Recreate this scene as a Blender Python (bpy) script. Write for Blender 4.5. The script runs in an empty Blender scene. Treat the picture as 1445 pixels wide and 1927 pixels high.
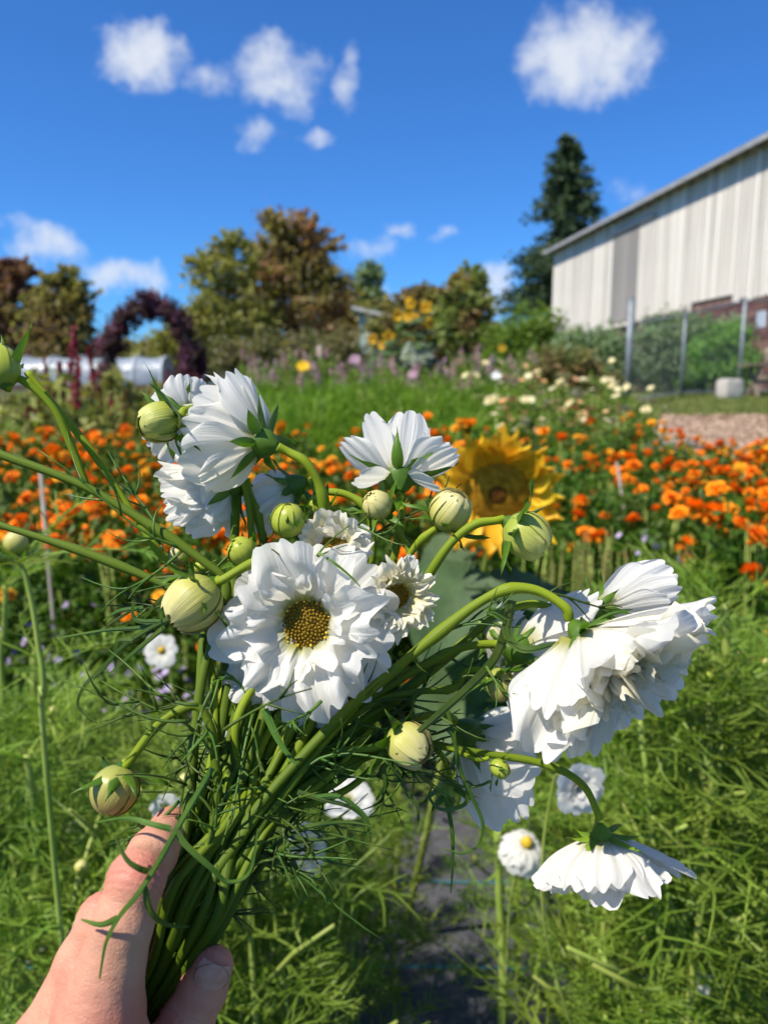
import bpy, math, random
import numpy as np
from mathutils import Vector, Matrix, noise as mnoise

R = math.radians
scene = bpy.context.scene
COL = scene.collection
random.seed(7)
rng = np.random.default_rng(7)

# ------------------------------------------------------------------ camera, sky, sun, exposure
F, CX, CY = 1450.0, 722.5, 963.5
EYE = Vector((0, 0, 1.45))
PITCH = math.atan((963.5 - 725) / F)
FWD = Vector((0, math.cos(PITCH), -math.sin(PITCH)))
UPV = Vector((0, math.sin(PITCH), math.cos(PITCH)))
RGT = Vector((1, 0, 0))
cd = bpy.data.cameras.new('camera')
camo = bpy.data.objects.new('camera', cd)
COL.objects.link(camo)
camo.location = EYE
camo.rotation_euler = (math.pi / 2 - PITCH, 0, 0)
cd.sensor_fit = 'VERTICAL'
cd.sensor_height = 36
cd.lens = 36 * F / 1927
cd.clip_start = 0.02
cd.clip_end = 6000
cd.dof.use_dof = True
cd.dof.focus_distance = 0.345
cd.dof.aperture_fstop = 10.2
scene.camera = camo

SUN_EL, SUN_ROT = R(54), R(236)
SUND = Vector((math.sin(SUN_ROT) * math.cos(SUN_EL), math.cos(SUN_ROT) * math.cos(SUN_EL), math.sin(SUN_EL)))
sl = bpy.data.lights.new('sun', 'SUN')
sl.energy = 5.0
sl.angle = R(0.53)
sl.color = (1, 0.93, 0.82)
so = bpy.data.objects.new('sun', sl)
COL.objects.link(so)
so.rotation_euler = SUND.to_track_quat('Z', 'Y').to_euler()

SKY_STRENGTH = 0.105
SKY_TINT = (0.28, 0.64, 1.10)
scene.view_settings.view_transform = 'Standard'
scene.view_settings.look = 'None'
scene.view_settings.gamma = 1
scene.view_settings.use_curve_mapping = False
scene.view_settings.exposure = 0.52
try:
    scene.cycles.use_denoising = True
    scene.cycles.max_bounces = 8
    scene.cycles.transparent_max_bounces = 12
    scene.cycles.use_adaptive_sampling = True
    scene.cycles.adaptive_threshold = 0.02
    scene.cycles.caustics_reflective = False
    scene.cycles.caustics_refractive = False
except Exception:
    pass


def cam(px, py, d):
    return EYE + FWD * d + RGT * ((px - CX) / F * d) + UPV * ((CY - py) / F * d)


def cdir(x, y, z):
    return (RGT * x + UPV * y + FWD * z).normalized()


def at(px, py, Y):
    r = FWD + RGT * ((px - CX) / F) + UPV * ((CY - py) / F)
    return EYE + r * (Y / r.y)


def build_world():
    w = bpy.data.worlds.new('World')
    scene.world = w
    w.use_nodes = True
    nt = w.node_tree
    nt.nodes.clear()
    N, L = nt.nodes.new, nt.links.new
    out = N('ShaderNodeOutputWorld')
    bg = N('ShaderNodeBackground')
    bg.inputs['Strength'].default_value = SKY_STRENGTH
    L(bg.outputs[0], out.inputs[0])
    sky = N('ShaderNodeTexSky')
    sky.sky_type = 'NISHITA'
    sky.sun_disc = False
    sky.sun_elevation = SUN_EL
    sky.sun_rotation = SUN_ROT
    sky.altitude = 300
    sky.air_density = 1.0
    sky.dust_density = 0.25
    sky.ozone_density = 3.0
    tint = N('ShaderNodeMix')
    tint.data_type = 'RGBA'
    tint.blend_type = 'MULTIPLY'
    tint.inputs[0].default_value = 1
    tint.inputs[7].default_value = (*SKY_TINT, 1)
    L(sky.outputs[0], tint.inputs[6])
    tc = N('ShaderNodeTexCoord')
    n1 = N('ShaderNodeTexNoise')
    n1.inputs['Scale'].default_value = 17
    n1.inputs['Detail'].default_value = 9
    n1.inputs['Roughness'].default_value = 0.68
    L(tc.outputs['Generated'], n1.inputs['Vector'])

    def vm(op, a, b):
        n = N('ShaderNodeVectorMath')
        n.operation = op
        for i, x in enumerate((a, b)):
            if isinstance(x, (tuple, list, Vector)):
                n.inputs[i].default_value = x
            else:
                L(x, n.inputs[i])
        return n

    def mm(op, a, b=None, clamp=False):
        n = N('ShaderNodeMath')
        n.operation = op
        n.use_clamp = clamp
        for i, x in enumerate((a, b)):
            if x is None:
                continue
            if isinstance(x, (int, float)):
                n.inputs[i].default_value = x
            else:
                L(x, n.inputs[i])
        return n.outputs[0]
    s = vm('SUBTRACT', n1.outputs['Color'], (0.5, 0.5, 0.5))
    sc = vm('MULTIPLY', s.outputs[0], (0.062, 0.062, 0.062))
    d = vm('ADD', tc.outputs['Generated'], sc.outputs[0]).outputs[0]
    # px, py, half-width px, half-height px, weight
    cl = [(272, 108, 92, 66, 1.0), (520, 140, 112, 66, .78), (400, 150, 60, 34, .5), (655, 150, 26, 70, .5),
          (545, 195, 50, 40, .6), (490, 255, 52, 30, .5), (592, 260, 38, 26, .55), (1100, 105, 138, 100, .98),
          (85, 465, 80, 48, .72), (235, 523, 110, 34, .66), (690, 470, 60, 34, .62), (752, 434, 48, 22, .5), (825, 434, 40, 16, .36),
          (20, 415, 60, 20, .4), (1170, 360, 60, 34, .42), (930, 545, 50, 60, .8), (690, 550, 70, 24, .45), (1000, 100, 40, 24, .3)]
    blobs = []
    for (px, py, hw, hh, wt) in cl:
        c = (FWD + RGT * ((px - CX) / F) + UPV * ((CY - py) / F)).normalized()
        blobs.append((c, hw / F * .9, hh / F * .9, wt))
    rr = random.Random(4)
    for i in range(64):   # clouds round the unseen sky, more and larger ones added as white fill light
        az = rr.uniform(48, 312)
        el = rr.uniform(6, 75)
        c = Vector((math.sin(R(az)) * math.cos(R(el)), math.cos(R(az)) * math.cos(R(el)), math.sin(R(el))))
        blobs.append((c, rr.uniform(.07, .2), rr.uniform(.04, .1), rr.uniform(.6, 1)))
    acc = None
    for (c, a, b, wt) in blobs:
        e1 = Vector((0, 0, 1)).cross(c)
        e1.normalize()
        e1 = -e1
        e2 = c.cross(e1)
        x = vm('DOT_PRODUCT', d, e1 / a).outputs['Value']
        y = vm('DOT_PRODUCT', d, e2 / b).outputs['Value']
        f = vm('DOT_PRODUCT', d, c).outputs['Value']
        r2 = mm('ADD', mm('MULTIPLY', x, x), mm('MULTIPLY', y, y))
        m = mm('MULTIPLY', mm('SUBTRACT', 1.0, r2, True), wt)
        m = mm('MULTIPLY', m, mm('GREATER_THAN', f, 0))
        acc = m if acc is None else mm('MAXIMUM', acc, m)
    n2 = N('ShaderNodeTexNoise')
    n2.inputs['Scale'].default_value = 27
    n2.inputs['Detail'].default_value = 8
    n2.inputs['Roughness'].default_value = 0.58
    L(tc.outputs['Generated'], n2.inputs['Vector'])
    q = mm('ADD', acc, mm('MULTIPLY', mm('SUBTRACT', n2.outputs['Fac'], 0.5), 1.6))
    mr = N('ShaderNodeMapRange')
    mr.interpolation_type = 'SMOOTHSTEP'
    mr.inputs[1].default_value = 0.02
    mr.inputs[2].default_value = 1.12
    mr.inputs[4].default_value = 0.9
    L(mm('MULTIPLY', q, mm('GREATER_THAN', acc, 0.002)), mr.inputs[0])
    mx = N('ShaderNodeMix')
    mx.data_type = 'RGBA'
    mx.inputs[7].default_value = (5.5, 5.8, 6.3, 1)
    L(mr.outputs[0], mx.inputs[0])
    L(tint.outputs[2], mx.inputs[6])
    L(mx.outputs[2], bg.inputs['Color'])


build_world()

# ------------------------------------------------------------------ helpers
ORG = {}


def tag(o, label=None, cat=None, group=None, kind=None):
    for k, v in (('label', label), ('category', cat), ('group', group), ('kind', kind)):
        if v:
            o[k] = v
    return o


def empty(name, loc, label, cat, group=None):
    o = bpy.data.objects.new(name, None)
    COL.objects.link(o)
    o.location = loc
    o.empty_display_size = 0.05
    ORG[o.name] = Vector(loc)
    return tag(o, label, cat, group)


def link(name, me, parent=None, loc=None):
    o = bpy.data.objects.new(name, me)
    COL.objects.link(o)
    if parent is not None:
        o.parent = parent
        ORG[o.name] = ORG[parent.name]
    else:
        ORG[o.name] = Vector((0, 0, 0))
    if loc is not None:
        o.location = loc
    return o


def copy_tree(o, parent=None):
    c = o.copy()
    COL.objects.link(c)
    if parent is not None:
        c.parent = parent
    for ch in list(o.children):
        copy_tree(ch, c)
    return c


class MB:
    def __init__(s):
        s.v, s.f, s.uv = [], [], []

    def add(s, verts, faces, uvs=None):
        b = len(s.v)
        s.v += [tuple(p) for p in verts]
        s.f += [tuple(i + b for i in f) for f in faces]
        s.uv += list(uvs) if uvs is not None else [(0.5, 0.5)] * len(verts)

    def tube(s, pts, rad, n=6, cap=True, rib=0.0):
        pts = [Vector(p) for p in pts]
        m = len(pts)
        if not hasattr(rad, '__len__'):
            rad = [rad] * m
        t0 = (pts[1] - pts[0]).normalized()
        ref = t0.orthogonal().normalized()
        V, Fc, U = [], [], []
        for i, p in enumerate(pts):
            t = (pts[min(i + 1, m - 1)] - pts[max(i - 1, 0)])
            t = t.normalized() if t.length > 1e-9 else t0
            ref = (ref - t * ref.dot(t))
            ref = ref.normalized() if ref.length > 1e-6 else t.orthogonal().normalized()
            bi = t.cross(ref)
            for k in range(n):
                a = 2 * math.pi * k / n
                V.append(p + (ref * math.cos(a) + bi * math.sin(a)) * (rad[i] * (1 + (rib if k % 2 else -rib))))
                U.append((k / n, i / (m - 1)))
        for i in range(m - 1):
            for k in range(n):
                a, b = i * n + k, i * n + (k + 1) % n
                Fc.append((a, b, b + n, a + n))
        if cap:
            Fc.append(tuple(range(n - 1, -1, -1)))
            Fc.append(tuple((m - 1) * n + k for k in range(n)))
        s.add(V, Fc, U)

    def ribbon(s, pts, w, nrm, fold=0.0):
        pts = [Vector(p) for p in pts]
        m = len(pts)
        V, Fc, U = [], [], []
        for i, p in enumerate(pts):
            t = (pts[min(i + 1, m - 1)] - pts[max(i - 1, 0)]).normalized()
            sd = t.cross(nrm)
            sd = sd.normalized() if sd.length > 1e-5 else t.orthogonal().normalized()
            ww = (w[i] if hasattr(w, '__len__') else w) / 2
            V += [p - sd * ww, p + sd * ww]
            U += [(0, i / (m - 1)), (1, i / (m - 1))]
        for i in range(m - 1):
            Fc.append((2 * i, 2 * i + 1, 2 * i + 3, 2 * i + 2))
        s.add(V, Fc, U)

    def box(s, c, size, rot=None, axes=None):
        c = Vector(c)
        hx, hy, hz = size[0] / 2, size[1] / 2, size[2] / 2
        if axes is None:
            axes = (Vector((1, 0, 0)), Vector((0, 1, 0)), Vector((0, 0, 1)))
            if rot:
                axes = tuple(Matrix.Rotation(rot, 3, 'Z') @ a for a in axes)
        V = [c + axes[0] * (hx * i) + axes[1] * (hy * j) + axes[2] * (hz * k) for k in (-1, 1) for j in (-1, 1) for i in (-1, 1)]
        s.add(V, [(0, 2, 3, 1), (4, 5, 7, 6), (0, 1, 5, 4), (2, 6, 7, 3), (0, 4, 6, 2), (1, 3, 7, 5)])

    def grid(s, fn, nu, nv):
        V, U, Fc = [], [], []
        for j in range(nv + 1):
            for i in range(nu + 1):
                u, v = i / nu, j / nv
                V.append(fn(u, v))
                U.append((u, v))
        for j in range(nv):
            for i in range(nu):
                a = j * (nu + 1) + i
                Fc.append((a, a + 1, a + nu + 2, a + nu + 1))
        s.add(V, Fc, U)

    def mesh(s, name, m, off=Vector((0, 0, 0)), smooth=True):
        me = bpy.data.meshes.new(name)
        v = np.array(s.v, dtype=np.float32).reshape(-1, 3) - np.array(off, dtype=np.float32)
        me.from_pydata(v.tolist(), [], s.f)
        uvl = me.uv_layers.new(name='UVMap')
        li = np.empty(len(me.loops), dtype=np.int32)
        me.loops.foreach_get('vertex_index', li)
        uv = np.array(s.uv, dtype=np.float32)[li]
        uvl.data.foreach_set('uv', uv.ravel())
        if smooth:
            me.polygons.foreach_set('use_smooth', np.ones(len(me.polygons), dtype=bool))
        if m is not None:
            me.materials.append(m)
        me.update()
        return me

    def build(s, name, m, parent=None, smooth=True, kind=None):
        off = ORG[parent.name] if parent is not None else Vector((0, 0, 0))
        o = link(name, s.mesh(name, m, off, smooth), parent)
        if kind:
            o['kind'] = kind
        return o


def np_mesh(name, V, Q, m, smooth=False, uv=None):
    me = bpy.data.meshes.new(name)
    V = np.ascontiguousarray(V, dtype=np.float32)
    Q = np.ascontiguousarray(Q, dtype=np.int32)
    k = Q.shape[1]
    me.vertices.add(len(V))
    me.vertices.foreach_set('co', V.ravel())
    me.loops.add(Q.size)
    me.loops.foreach_set('vertex_index', Q.ravel())
    me.polygons.add(len(Q))
    me.polygons.foreach_set('loop_start', np.arange(0, Q.size, k, dtype=np.int32))
    if smooth:
        me.polygons.foreach_set('use_smooth', np.ones(len(Q), dtype=bool))
    me.update(calc_edges=True)
    me.validate()
    if m is not None:
        me.materials.append(m)
    return me


def cr(pts, n=8):
    """Catmull-Rom through points (tuples or vectors of any length)."""
    P = [np.array(p, dtype=float) for p in pts]
    P = [2 * P[0] - P[1]] + P + [2 * P[-1] - P[-2]]
    out = []
    for i in range(1, len(P) - 2):
        a, b, c, d = P[i - 1], P[i], P[i + 1], P[i + 2]
        for k in range(n):
            t = k / n
            out.append(0.5 * ((2 * b) + (-a + c) * t + (2 * a - 5 * b + 4 * c - d) * t * t + (-a + 3 * b - 3 * c + d) * t ** 3))
    out.append(P[-2])
    return out


def leaf_quads(C, size, seed, aspect=0.55, up=0.35):
    """diamond leaves at points C (N,3); returns verts, quads."""
    g = np.random.default_rng(seed)
    n = len(C)
    d = g.normal(size=(n, 3))
    d[:, 2] -= up * 0.5
    d /= np.linalg.norm(d, axis=1)[:, None]
    nn = g.normal(size=(n, 3))
    nn[:, 2] += 1.0 * up * 3
    sd = np.cross(d, nn)
    sd /= np.linalg.norm(sd, axis=1)[:, None] + 1e-9
    s = size * g.uniform(0.55, 1.35, size=(n, 1))
    up_ = np.cross(sd, d)
    V = np.stack([C - d * s * .5, C + sd * s * aspect * .5 + up_ * s * .08, C + d * s * .5, C - sd * s * aspect * .5 + up_ * s * .08], axis=1).reshape(-1, 3)
    Q = np.arange(4 * n).reshape(-1, 4)
    return V, Q


# ------------------------------------------------------------------ materials
def mat(name, c1, c2=None, scale=6.0, rough=0.6, spec=0.3, trans=0.0, tcol=None, bump=0.0, bscale=40.0, rnd=0.0, detail=4,
        stretch=None, sss=0.0, coat=0.0, metallic=0.0, c3=None, vein=False, lo=.35, hi=.65):
    m = bpy.data.materials.new(name)
    m.use_nodes = True
    nt = m.node_tree
    N, L = nt.nodes.new, nt.links.new
    b = nt.nodes['Principled BSDF']
    out = nt.nodes['Material Output']
    b.inputs['Roughness'].default_value = rough
    b.inputs['Specular IOR Level'].default_value = spec
    b.inputs['Metallic'].default_value = metallic
    if coat:
        b.inputs['Coat Weight'].default_value = coat
        b.inputs['Coat Roughness'].default_value = 0.15
    tc = N('ShaderNodeTexCoord')
    oi = N('ShaderNodeObjectInfo')
    mp = N('ShaderNodeMapping')
    mp.inputs['Scale'].default_value = stretch or (1, 1, 1)
    L(tc.outputs['Object'], mp.inputs['Vector'])
    va = N('ShaderNodeVectorMath')
    va.operation = 'ADD'
    L(mp.outputs[0], va.inputs[0])
    L(oi.outputs['Random'], va.inputs[1])
    no = N('ShaderNodeTexNoise')
    no.inputs['Scale'].default_value = scale
    no.inputs['Detail'].default_value = detail
    L(va.outputs[0], no.inputs['Vector'])
    rp = N('ShaderNodeValToRGB')
    rp.color_ramp.elements[0].position = lo
    rp.color_ramp.elements[0].color = (*c1, 1)
    rp.color_ramp.elements[1].position = hi
    rp.color_ramp.elements[1].color = (*(c2 or c1), 1)
    if c3:
        e = rp.color_ramp.elements.new(0.5 * (lo + hi))
        e.color = (*c3, 1)
    L(no.outputs['Fac'], rp.inputs[0])
    col = rp.outputs[0]
    if rnd:
        hs = N('ShaderNodeHueSaturation')
        mr = N('ShaderNodeMapRange')
        mr.inputs[3].default_value = 1 - rnd
        mr.inputs[4].default_value = 1 + rnd
        L(oi.outputs['Random'], mr.inputs[0])
        L(mr.outputs[0], hs.inputs['Value'])
        mh = N('ShaderNodeMapRange')
        mh.inputs[3].default_value = 0.5 - rnd * .06
        mh.inputs[4].default_value = 0.5 + rnd * .06
        L(oi.outputs['Random'], mh.inputs[0])
        L(mh.outputs[0], hs.inputs['Hue'])
        L(col, hs.inputs['Color'])
        col = hs.outputs[0]
    L(col, b.inputs['Base Color'])
    if sss:
        b.inputs['Subsurface Weight'].default_value = sss
        b.inputs['Subsurface Radius'].default_value = (0.004, 0.0015, 0.0008)
        b.inputs['Subsurface Scale'].default_value = 1.0
    if bump:
        bp = N('ShaderNodeBump')
        bp.inputs['Strength'].default_value = bump
        bp.inputs['Distance'].default_value = 0.3 / bscale
        nb = N('ShaderNodeTexNoise')
        nb.inputs['Scale'].default_value = bscale
        nb.inputs['Detail'].default_value = 5
        L(mp.outputs[0], nb.inputs['Vector'])
        L(nb.outputs['Fac'], bp.inputs['Height'])
        L(bp.outputs[0], b.inputs['Normal'])
    if trans:
        t = N('ShaderNodeBsdfTranslucent')
        if tcol:
            mxc = N('ShaderNodeMix')
            mxc.data_type = 'RGBA'
            mxc.blend_type = 'MULTIPLY'
            mxc.inputs[0].default_value = 1
            mxc.inputs[7].default_value = (*tcol, 1)
            L(col, mxc.inputs[6])
            L(mxc.outputs[2], t.inputs[0])
        else:
            L(col, t.inputs[0])
        mx = N('ShaderNodeMixShader')
        mx.inputs[0].default_value = trans
        L(b.outputs[0], mx.inputs[1])
        L(t.outputs[0], mx.inputs[2])
        L(mx.outputs[0], out.inputs[0])
    return m


def petal_mat(name, tip, mid, base, b0=0.06, b1=0.3, trans=0.35, rough=0.55, veins=0.35, vfreq=9.0, spec=.3):
    """white petal: colour runs from base to tip along UV v, fine lengthwise veins in the relief."""
    m = bpy.data.materials.new(name)
    m.use_nodes = True
    nt = m.node_tree
    N, L = nt.nodes.new, nt.links.new
    b = nt.nodes['Principled BSDF']
    out = nt.nodes['Material Output']
    b.inputs['Roughness'].default_value = rough
    b.inputs['Specular IOR Level'].default_value = spec
    uv = N('ShaderNodeUVMap')
    sx = N('ShaderNodeSeparateXYZ')
    L(uv.outputs[0], sx.inputs[0])
    rp = N('ShaderNodeValToRGB')
    rp.color_ramp.elements[0].position = b0
    rp.color_ramp.elements[0].color = (*base, 1)
    rp.color_ramp.elements[1].position = 1.0
    rp.color_ramp.elements[1].color = (*tip, 1)
    e = rp.color_ramp.elements.new(b1)
    e.color = (*mid, 1)
    oi = N('ShaderNodeObjectInfo')
    ad = N('ShaderNodeMath')
    ad.operation = 'MULTIPLY_ADD'
    ad.inputs[1].default_value = 0.12
    ad.inputs[2].default_value = -0.06
    L(oi.outputs['Random'], ad.inputs[0])
    a2 = N('ShaderNodeMath')
    a2.operation = 'ADD'
    L(ad.outputs[0], a2.inputs[0])
    L(sx.outputs[1], a2.inputs[1])
    L(a2.outputs[0], rp.inputs[0])
    wv = N('ShaderNodeTexNoise')
    wv.inputs['Scale'].default_value = vfreq
    wv.inputs['Detail'].default_value = 3
    mp = N('ShaderNodeMapping')
    mp.inputs['Scale'].default_value = (2.2, 0.12, 1)
    L(uv.outputs[0], mp.inputs[0])
    L(mp.outputs[0], wv.inputs['Vector'])
    bp = N('ShaderNodeBump')
    bp.inputs['Strength'].default_value = veins
    bp.inputs['Distance'].default_value = 0.002
    L(wv.outputs['Fac'], bp.inputs['Height'])
    L(bp.outputs[0], b.inputs['Normal'])
    L(rp.outputs[0], b.inputs['Base Color'])
    t = N('ShaderNodeBsdfTranslucent')
    L(rp.outputs[0], t.inputs[0])
    mx = N('ShaderNodeMixShader')
    mx.inputs[0].default_value = trans
    L(b.outputs[0], mx.inputs[1])
    L(t.outputs[0], mx.inputs[2])
    L(mx.outputs[0], out.inputs[0])
    return m


M = {}
M['petal'] = petal_mat('white_petal', (.86, .845, .79), (.85, .83, .75), (.48, .47, .12), .04, .24, veins=.4, trans=.52)
M['petal_cream'] = petal_mat('cream_petal', (.82, .785, .64), (.77, .72, .48), (.62, .58, .2), .05, .5)
M['bud_cream'] = petal_mat('bud_petal', (.66, .60, .27), (.48, .46, .11), (.24, .30, .035), .05, .5, trans=.15, rough=.4)
M['bud_green'] = petal_mat('green_bud_petal', (.40, .44, .06), (.33, .39, .045), (.22, .30, .03), .05, .5, trans=.1, rough=.28, veins=.15)
M['bud_olive'] = petal_mat('olive_bud_petal', (.36, .30, .09), (.36, .36, .09), (.27, .3, .05), .05, .5, trans=.08, rough=.3, veins=.2)
M['stem'] = petal_mat('stem_green', (.045, .080, .005), (.085, .135, .008), (.23, .30, .016), .02, .5, trans=0.04, rough=.48, veins=.25, vfreq=14, spec=.15)
M['bud_lime'] = petal_mat('lime_bud_petal', (.52, .53, .15), (.38, .41, .07), (.22, .30, .03), .05, .5, trans=.1, rough=.36, veins=.3)
M['stem_mid'] = petal_mat('stem_olive', (.075, .12, .010), (.09, .14, .012), (.10, .155, .012), .02, .5, trans=0.03, rough=.5, veins=.25, vfreq=14, spec=.15)
M['stem_light'] = petal_mat('stem_lime', (.17, .24, .012), (.19, .27, .014), (.22, .29, .014), .02, .5, trans=0.04, rough=.48, veins=.25, vfreq=14, spec=.15)
M['sepal_light'] = mat('sepal_lime', (.13, .23, .012), (.20, .30, .02), 90, .45, .3, trans=.3, tcol=(1.6, 1.7, .6))
M['sepal'] = mat('sepal_green', (.05, .12, .008), (.10, .19, .014), 90, .45, .4, trans=.25, tcol=(1.6, 1.9, .6), bump=.2, bscale=300)
M['bleaf'] = mat('cut_leaf', (.05, .11, .014), (.11, .18, .024), 50, .42, .35, trans=.25, tcol=(1.6, 1.8, .6), rnd=.3)
M['disc'] = mat('floret_disc', (.12, .065, .004), (.30, .19, .010), 600, .6, .2, lo=.3, hi=.7, bump=.3, bscale=900)
M['pollen'] = mat('pollen', (.45, .27, .012), (.62, .42, .04), 300, .7, .2)
M['cosmos_leaf'] = mat('feathery_leaf', (.10, .185, .016), (.25, .35, .05), 9, .5, .25, trans=.42, tcol=(1.35, 1.4, .7), rnd=.25)
M['cosmos_stem'] = mat('growing_stem', (.19, .26, .04), (.30, .36, .08), 14, .5, .25, rnd=.15)
M['mari_leaf'] = mat('marigold_leaf', (.028, .07, .006), (.08, .15, .012), 14, .5, .22, trans=.25, tcol=(1.4, 1.6, .5), rnd=.25)
M['mari_o'] = mat('marigold_orange', (.93, .21, .004), (.95, .33, .010), 60, .6, .2, trans=.15, rnd=.12)
M['mari_y'] = mat('marigold_amber', (.92, .38, .012), (.90, .50, .03), 60, .6, .2, trans=.15, rnd=.1)
M['soil'] = mat('soil', (.05, .038, .025), (.085, .07, .04), 3, .9, .1, bump=.6, bscale=12)
M['bark'] = mat('bark', (.08, .06, .045), (.14, .11, .085), 5, .9, .1, bump=.6, bscale=9)

# ------------------------------------------------------------------ ground
ZP = [(-3000, 0), (3, 0), (4.6, .13), (12, .9), (16, 1.08), (19, 1.22), (30, 1.32), (60, 1.5), (3000, 1.5)]


def gz(x, y):
    z = np.interp(y, [p[0] for p in ZP], [p[1] for p in ZP])
    return float(z) + 0.02 * mnoise.noise((x * .7, y * .7, 3)) * min(1, max(0, (y - 3) / 3))


def sheet(name, xs, ys, m, lift=0.0, kind='structure', label=None):
    mb = MB()
    V = [(x, y, gz(x, y) + lift) for y in ys for x in xs]
    nx = len(xs)
    Fc = [(j * nx + i, j * nx + i + 1, (j + 1) * nx + i + 1, (j + 1) * nx + i) for j in range(len(ys) - 1) for i in range(nx - 1)]
    mb.add(V, Fc)
    o = mb.build(name, m)
    return tag(o, label, None, None, kind)


gx = [-3000, -600, -150, -60, -30] + list(np.arange(-20, 20.1, 1.0)) + [30, 60, 150, 600, 3000]
gy = [-3000, -300, -40, -10, -4] + list(np.arange(-2, 30.1, 1.0)) + [40, 60, 150, 600, 3000]
m_ground = mat('meadow', (.05, .075, .02), (.09, .115, .035), .8, .9, .1, bump=.5, bscale=6, c3=(.07, .07, .03))
sheet('ground', gx, gy, m_ground)
sheet('garden_bed', list(np.arange(-8, 3.6, .5)), list(np.arange(3.2, 15.1, .5)), M['soil'], .008)
m_chip = mat('wood_chips', (.22, .14, .09), (.50, .38, .28), 30, .9, .1, bump=1.0, bscale=25, detail=8)
sheet('wood_chip_path', list(np.arange(3.4, 16.1, .45)), list(np.arange(8.6, 13.01, .4)), m_chip, .012)
m_lawn = mat('lawn_turf', (.10, .13, .03), (.17, .19, .05), 3, .9, .1, bump=.8, bscale=40, detail=8)
sheet('lawn', list(np.arange(3.6, 18.1, .6)), list(np.arange(13.0, 19.41, .4)), m_lawn, .012)


def fabric_mat():
    m = mat('woven_fabric', (.055, .055, .065), (.085, .085, .095), 30, .55, .35, bump=.5, bscale=220)
    return m


sheet('landscape_fabric', list(np.arange(-2.6, 2.61, .4)), list(np.arange(-1.0, 3.01, .4)), fabric_mat(), .006)
m_blue = mat('blue_thread', (.02, .12, .18), (.04, .22, .30), 80, .6, .2)
for i, y in enumerate((1.38, 1.72, 2.06)):
    mb = MB()
    mb.ribbon([(x, y + .004 * math.sin(x * 9 + i), .0105) for x in np.arange(-2.4, 2.41, .1)], .007, Vector((0, 0, 1)))
    tag(mb.build('fabric_stripe', m_blue), kind='structure')

# wood chips loose on the path (real pieces, uncountable)
n = 9000
cx_ = np.stack([rng.uniform(3.4, 11, n), rng.uniform(8.7, 12.9, n), np.zeros(n)], axis=1)
cx_[:, 2] = [gz(a, b) + .03 for a, b in cx_[:, :2]]
V, Q = leaf_quads(cx_, .07, 3, .45, 2.0)
tag(link('wood_chips', np_mesh('wood_chips', V, Q, mat('chip', (.25, .16, .10), (.55, .42, .32), 6, .9, .1))), 'pale loose wood chips covering the garden path', 'wood chips', None, 'stuff')
# short grass of the lawn
n = 16000
gp = np.stack([rng.uniform(3.7, 14, n), 13.1 + 6.2 * rng.random(n) ** 1.2, np.zeros(n)], axis=1)
gp[:, 2] = [gz(a, b) + .03 for a, b in gp[:, :2]]
V, Q = leaf_quads(gp, .10, 5, .16, -2.0)
tag(link('grass', np_mesh('grass', V, Q, mat('grass_blade', (.09, .13, .03), (.17, .2, .05), 2, .6, .3, trans=.3))), 'short mown grass in front of the chain link fence', 'grass', None, 'stuff')

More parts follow.
